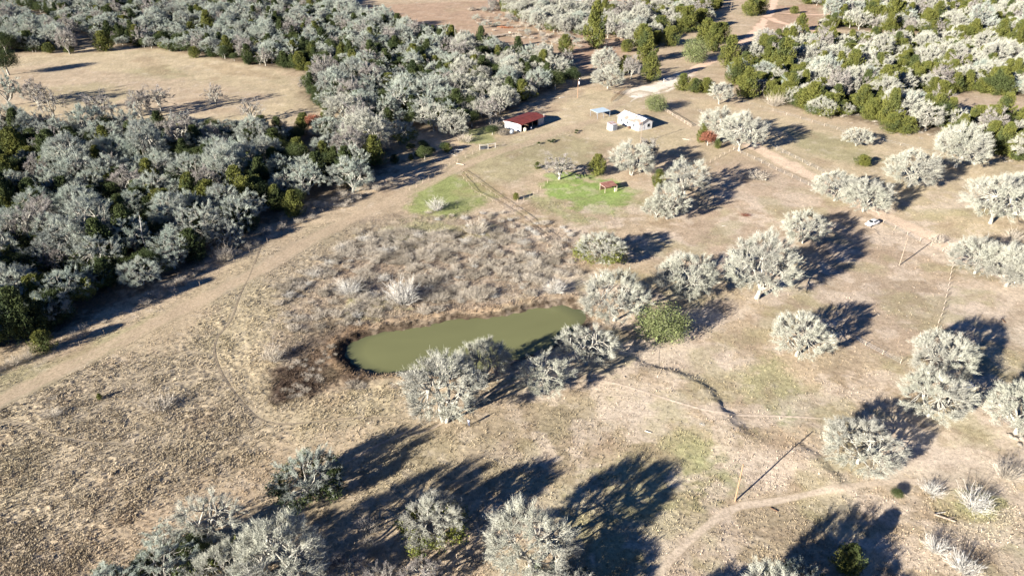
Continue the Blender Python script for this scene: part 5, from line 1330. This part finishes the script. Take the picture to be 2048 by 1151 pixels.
cab = loft([(-2.05, [(-.66, 1.0), (.66, 1.0), (.62, 1.04), (-.62, 1.04)]), (-1.35, [(-.78, 1.0), (.78, 1.0), (.60, 1.44), (-.60, 1.44)]), (-.2, [(-.80, .99), (.80, .99), (.62, 1.52), (-.62, 1.52)]), (.35, [(-.80, .98), (.80, .98), (.60, 1.46), (-.60, 1.46)]), (1.2, [(-.76, .95), (.76, .95), (.70, .98), (-.70, .98)])], M['carpaint'], 'roof', car, False)
def pane(pts, nm, off=(0, 0, .012)):
    V = [tuple(Vector(p)+Vector(off)) for p in pts]; V2 = [tuple(Vector(p)-Vector(off)*.3) for p in pts]
    MB().poly(V+V2, ((0,1,2,3),(7,6,5,4),(0,4,5,1),(1,5,6,2),(2,6,7,3),(3,7,4,0))).build(nm, M['glass'], car)
pane([(.42, -.56, 1.43), (1.12, -.66, 1.0), (1.12, .66, 1.0), (.42, .56, 1.43)], 'windshield', (.02, 0, .03))
pane([(-1.42, -.56, 1.40), (-1.42, .56, 1.40), (-1.98, .60, 1.07), (-1.98, -.60, 1.07)], 'rear_window', (-.02, 0, .03))
for sy in (-1, 1):
    for (a, b2, nm) in ((-.15, .75, 'front_window'), (-1.15, -.25, 'side_window')):
        tp_ = .0 if a > -.5 else 0
        pane([(a, sy*.795, 1.03), (b2 if a > -.5 else b2, sy*.79, 1.03), (min(b2, .3) if a > -.5 else b2, sy*.625, 1.42), (a, sy*.63, 1.44)], nm, (0, sy*.03, .015))
    for x in (-1.45, 1.45):
        wh = MB().tube((x, sy*.72, .33), (x, sy*.95, .33), .33, .33, 16).build('wheel', M['tyre'], car); MB().tube((x, sy*.94, .33), (x, sy*.965, .33), .19, .19, 10).build('rim', M['chrome'], wh)
    MB().box(2.2, 2.43, min(sy*.5, sy*.8), max(sy*.5, sy*.8), .58, .72).build('headlight', M['lamp'], car)
    MB().box(-2.45, -2.3, min(sy*.5, sy*.82), max(sy*.5, sy*.82), .68, .84).build('tail_light', M['redlamp'], car)
    MB().box(.55, .75, min(sy*.93, sy*1.08), max(sy*.93, sy*1.08), .98, 1.1).build('mirror', M['carpaint'], car)

# ---- the person by the dam
px, py = 938, 854; x, y = G(px, py)
pe = root('person', px, py, R(60), 'dark-haired person in a light blue top standing on the dam, both hands forward', 'person')
def skin_body(name, verts, edges, radii, mat, parent, sub=2, rootv=0):
    me = bpy.data.meshes.new(name); me.from_pydata(verts, edges, []); o = link(name, me, parent, mat)
    md = o.modifiers.new('skin', 'SKIN'); sv = me.skin_vertices[0].data
    for i, r in enumerate(radii): sv[i].radius = (r, r) if not isinstance(r, tuple) else r
    sv[rootv].use_root = True; md.use_smooth_shade = True
    o.modifiers.new('sub', 'SUBSURF').levels = sub; o.modifiers['sub'].render_levels = sub
    return o
bv = [(0,0,.95),(0,0,1.15),(0,0,1.38),(0,0,1.50),(.02,0,1.60),(.02,0,1.72),
      (0,.10,.90),(.02,.12,.50),(0,.13,.09),(.14,.14,.04),(0,-.10,.90),(.0,-.12,.50),(-.03,-.13,.09),(.11,-.14,.04),
      (0,.19,1.40),(.06,.25,1.14),(.30,.13,1.16),(.36,.10,1.17),(0,-.19,1.40),(.06,-.25,1.14),(.30,-.13,1.16),(.36,-.10,1.17)]
be = [(0,1),(1,2),(2,3),(3,4),(4,5),(0,6),(6,7),(7,8),(8,9),(0,10),(10,11),(11,12),(12,13),(2,14),(14,15),(15,16),(16,17),(2,18),(18,19),(19,20),(20,21)]
br = [(.13,.16),(.12,.14),(.13,.18),.06,.085,.075, .09,.06,.042,.035,.09,.06,.042,.035, .06,.045,.035,.03,.06,.045,.035,.03]
bd = skin_body('body', bv, be, br, M['skin'], pe)
skin_body('trousers', [(0,0,.98),(0,.10,.90),(.02,.12,.50),(0,.13,.14),(0,-.10,.90),(0,-.12,.50),(-.03,-.13,.14)], [(0,1),(1,2),(2,3),(0,4),(4,5),(5,6)], [(.14,.17),.10,.075,.06,.10,.075,.06], M['jeans'], pe)
skin_body('shirt', [(0,0,.98),(0,0,1.18),(0,0,1.40),(0,0,1.47),(0,.19,1.40),(.04,.235,1.22),(0,-.19,1.40),(.04,-.235,1.22)], [(0,1),(1,2),(2,3),(2,4),(4,5),(2,6),(6,7)], [(.15,.18),(.14,.165),(.15,.2),.07,.075,.06,.075,.06], M['shirt'], pe)
skin_body('hair', [(-.03,0,1.66),(0,0,1.74),(-.05,0,1.56)], [(0,1),(0,2)], [.10,.09,.06], M['hair'], pe)
for sy in (-1, 1):
    for k in range(4): MB().tube((.37, sy*(.08+.022*k), 1.18), (.43+.004*(k % 2), sy*(.075+.018*k), 1.165), .009, .007, 5).build('finger', M['skin'], bd)
    MB().tube((.36, sy*.08, 1.19), (.41, sy*.045, 1.215), .011, .008, 5).build('thumb', M['skin'], bd)
    MB().tube((.12, sy*.03, 1.675), (.128, sy*.03, 1.675), .008, .006, 5).build('eye', M['hair'], bd)
    MB().box(-.06, .16, sy*.135-.05, sy*.135+.05, -.01, .09).build('shoe', M['dark'], pe)
ct = empty('remote_controller', (pe.location.x+math.cos(R(60))*.42, pe.location.y+math.sin(R(60))*.42, pe.location.z+1.2), R(60)); tag(ct, 'small dark remote controller held in front of the standing person', 'controller')
MB().box(-.05, .05, -.09, .09, -.02, .02).build('case', M['dark'], ct); MB().box(.02, .03, -.06, .06, .021, .10).build('screen', M['glass'], ct)
bpy.context.view_layer.update()
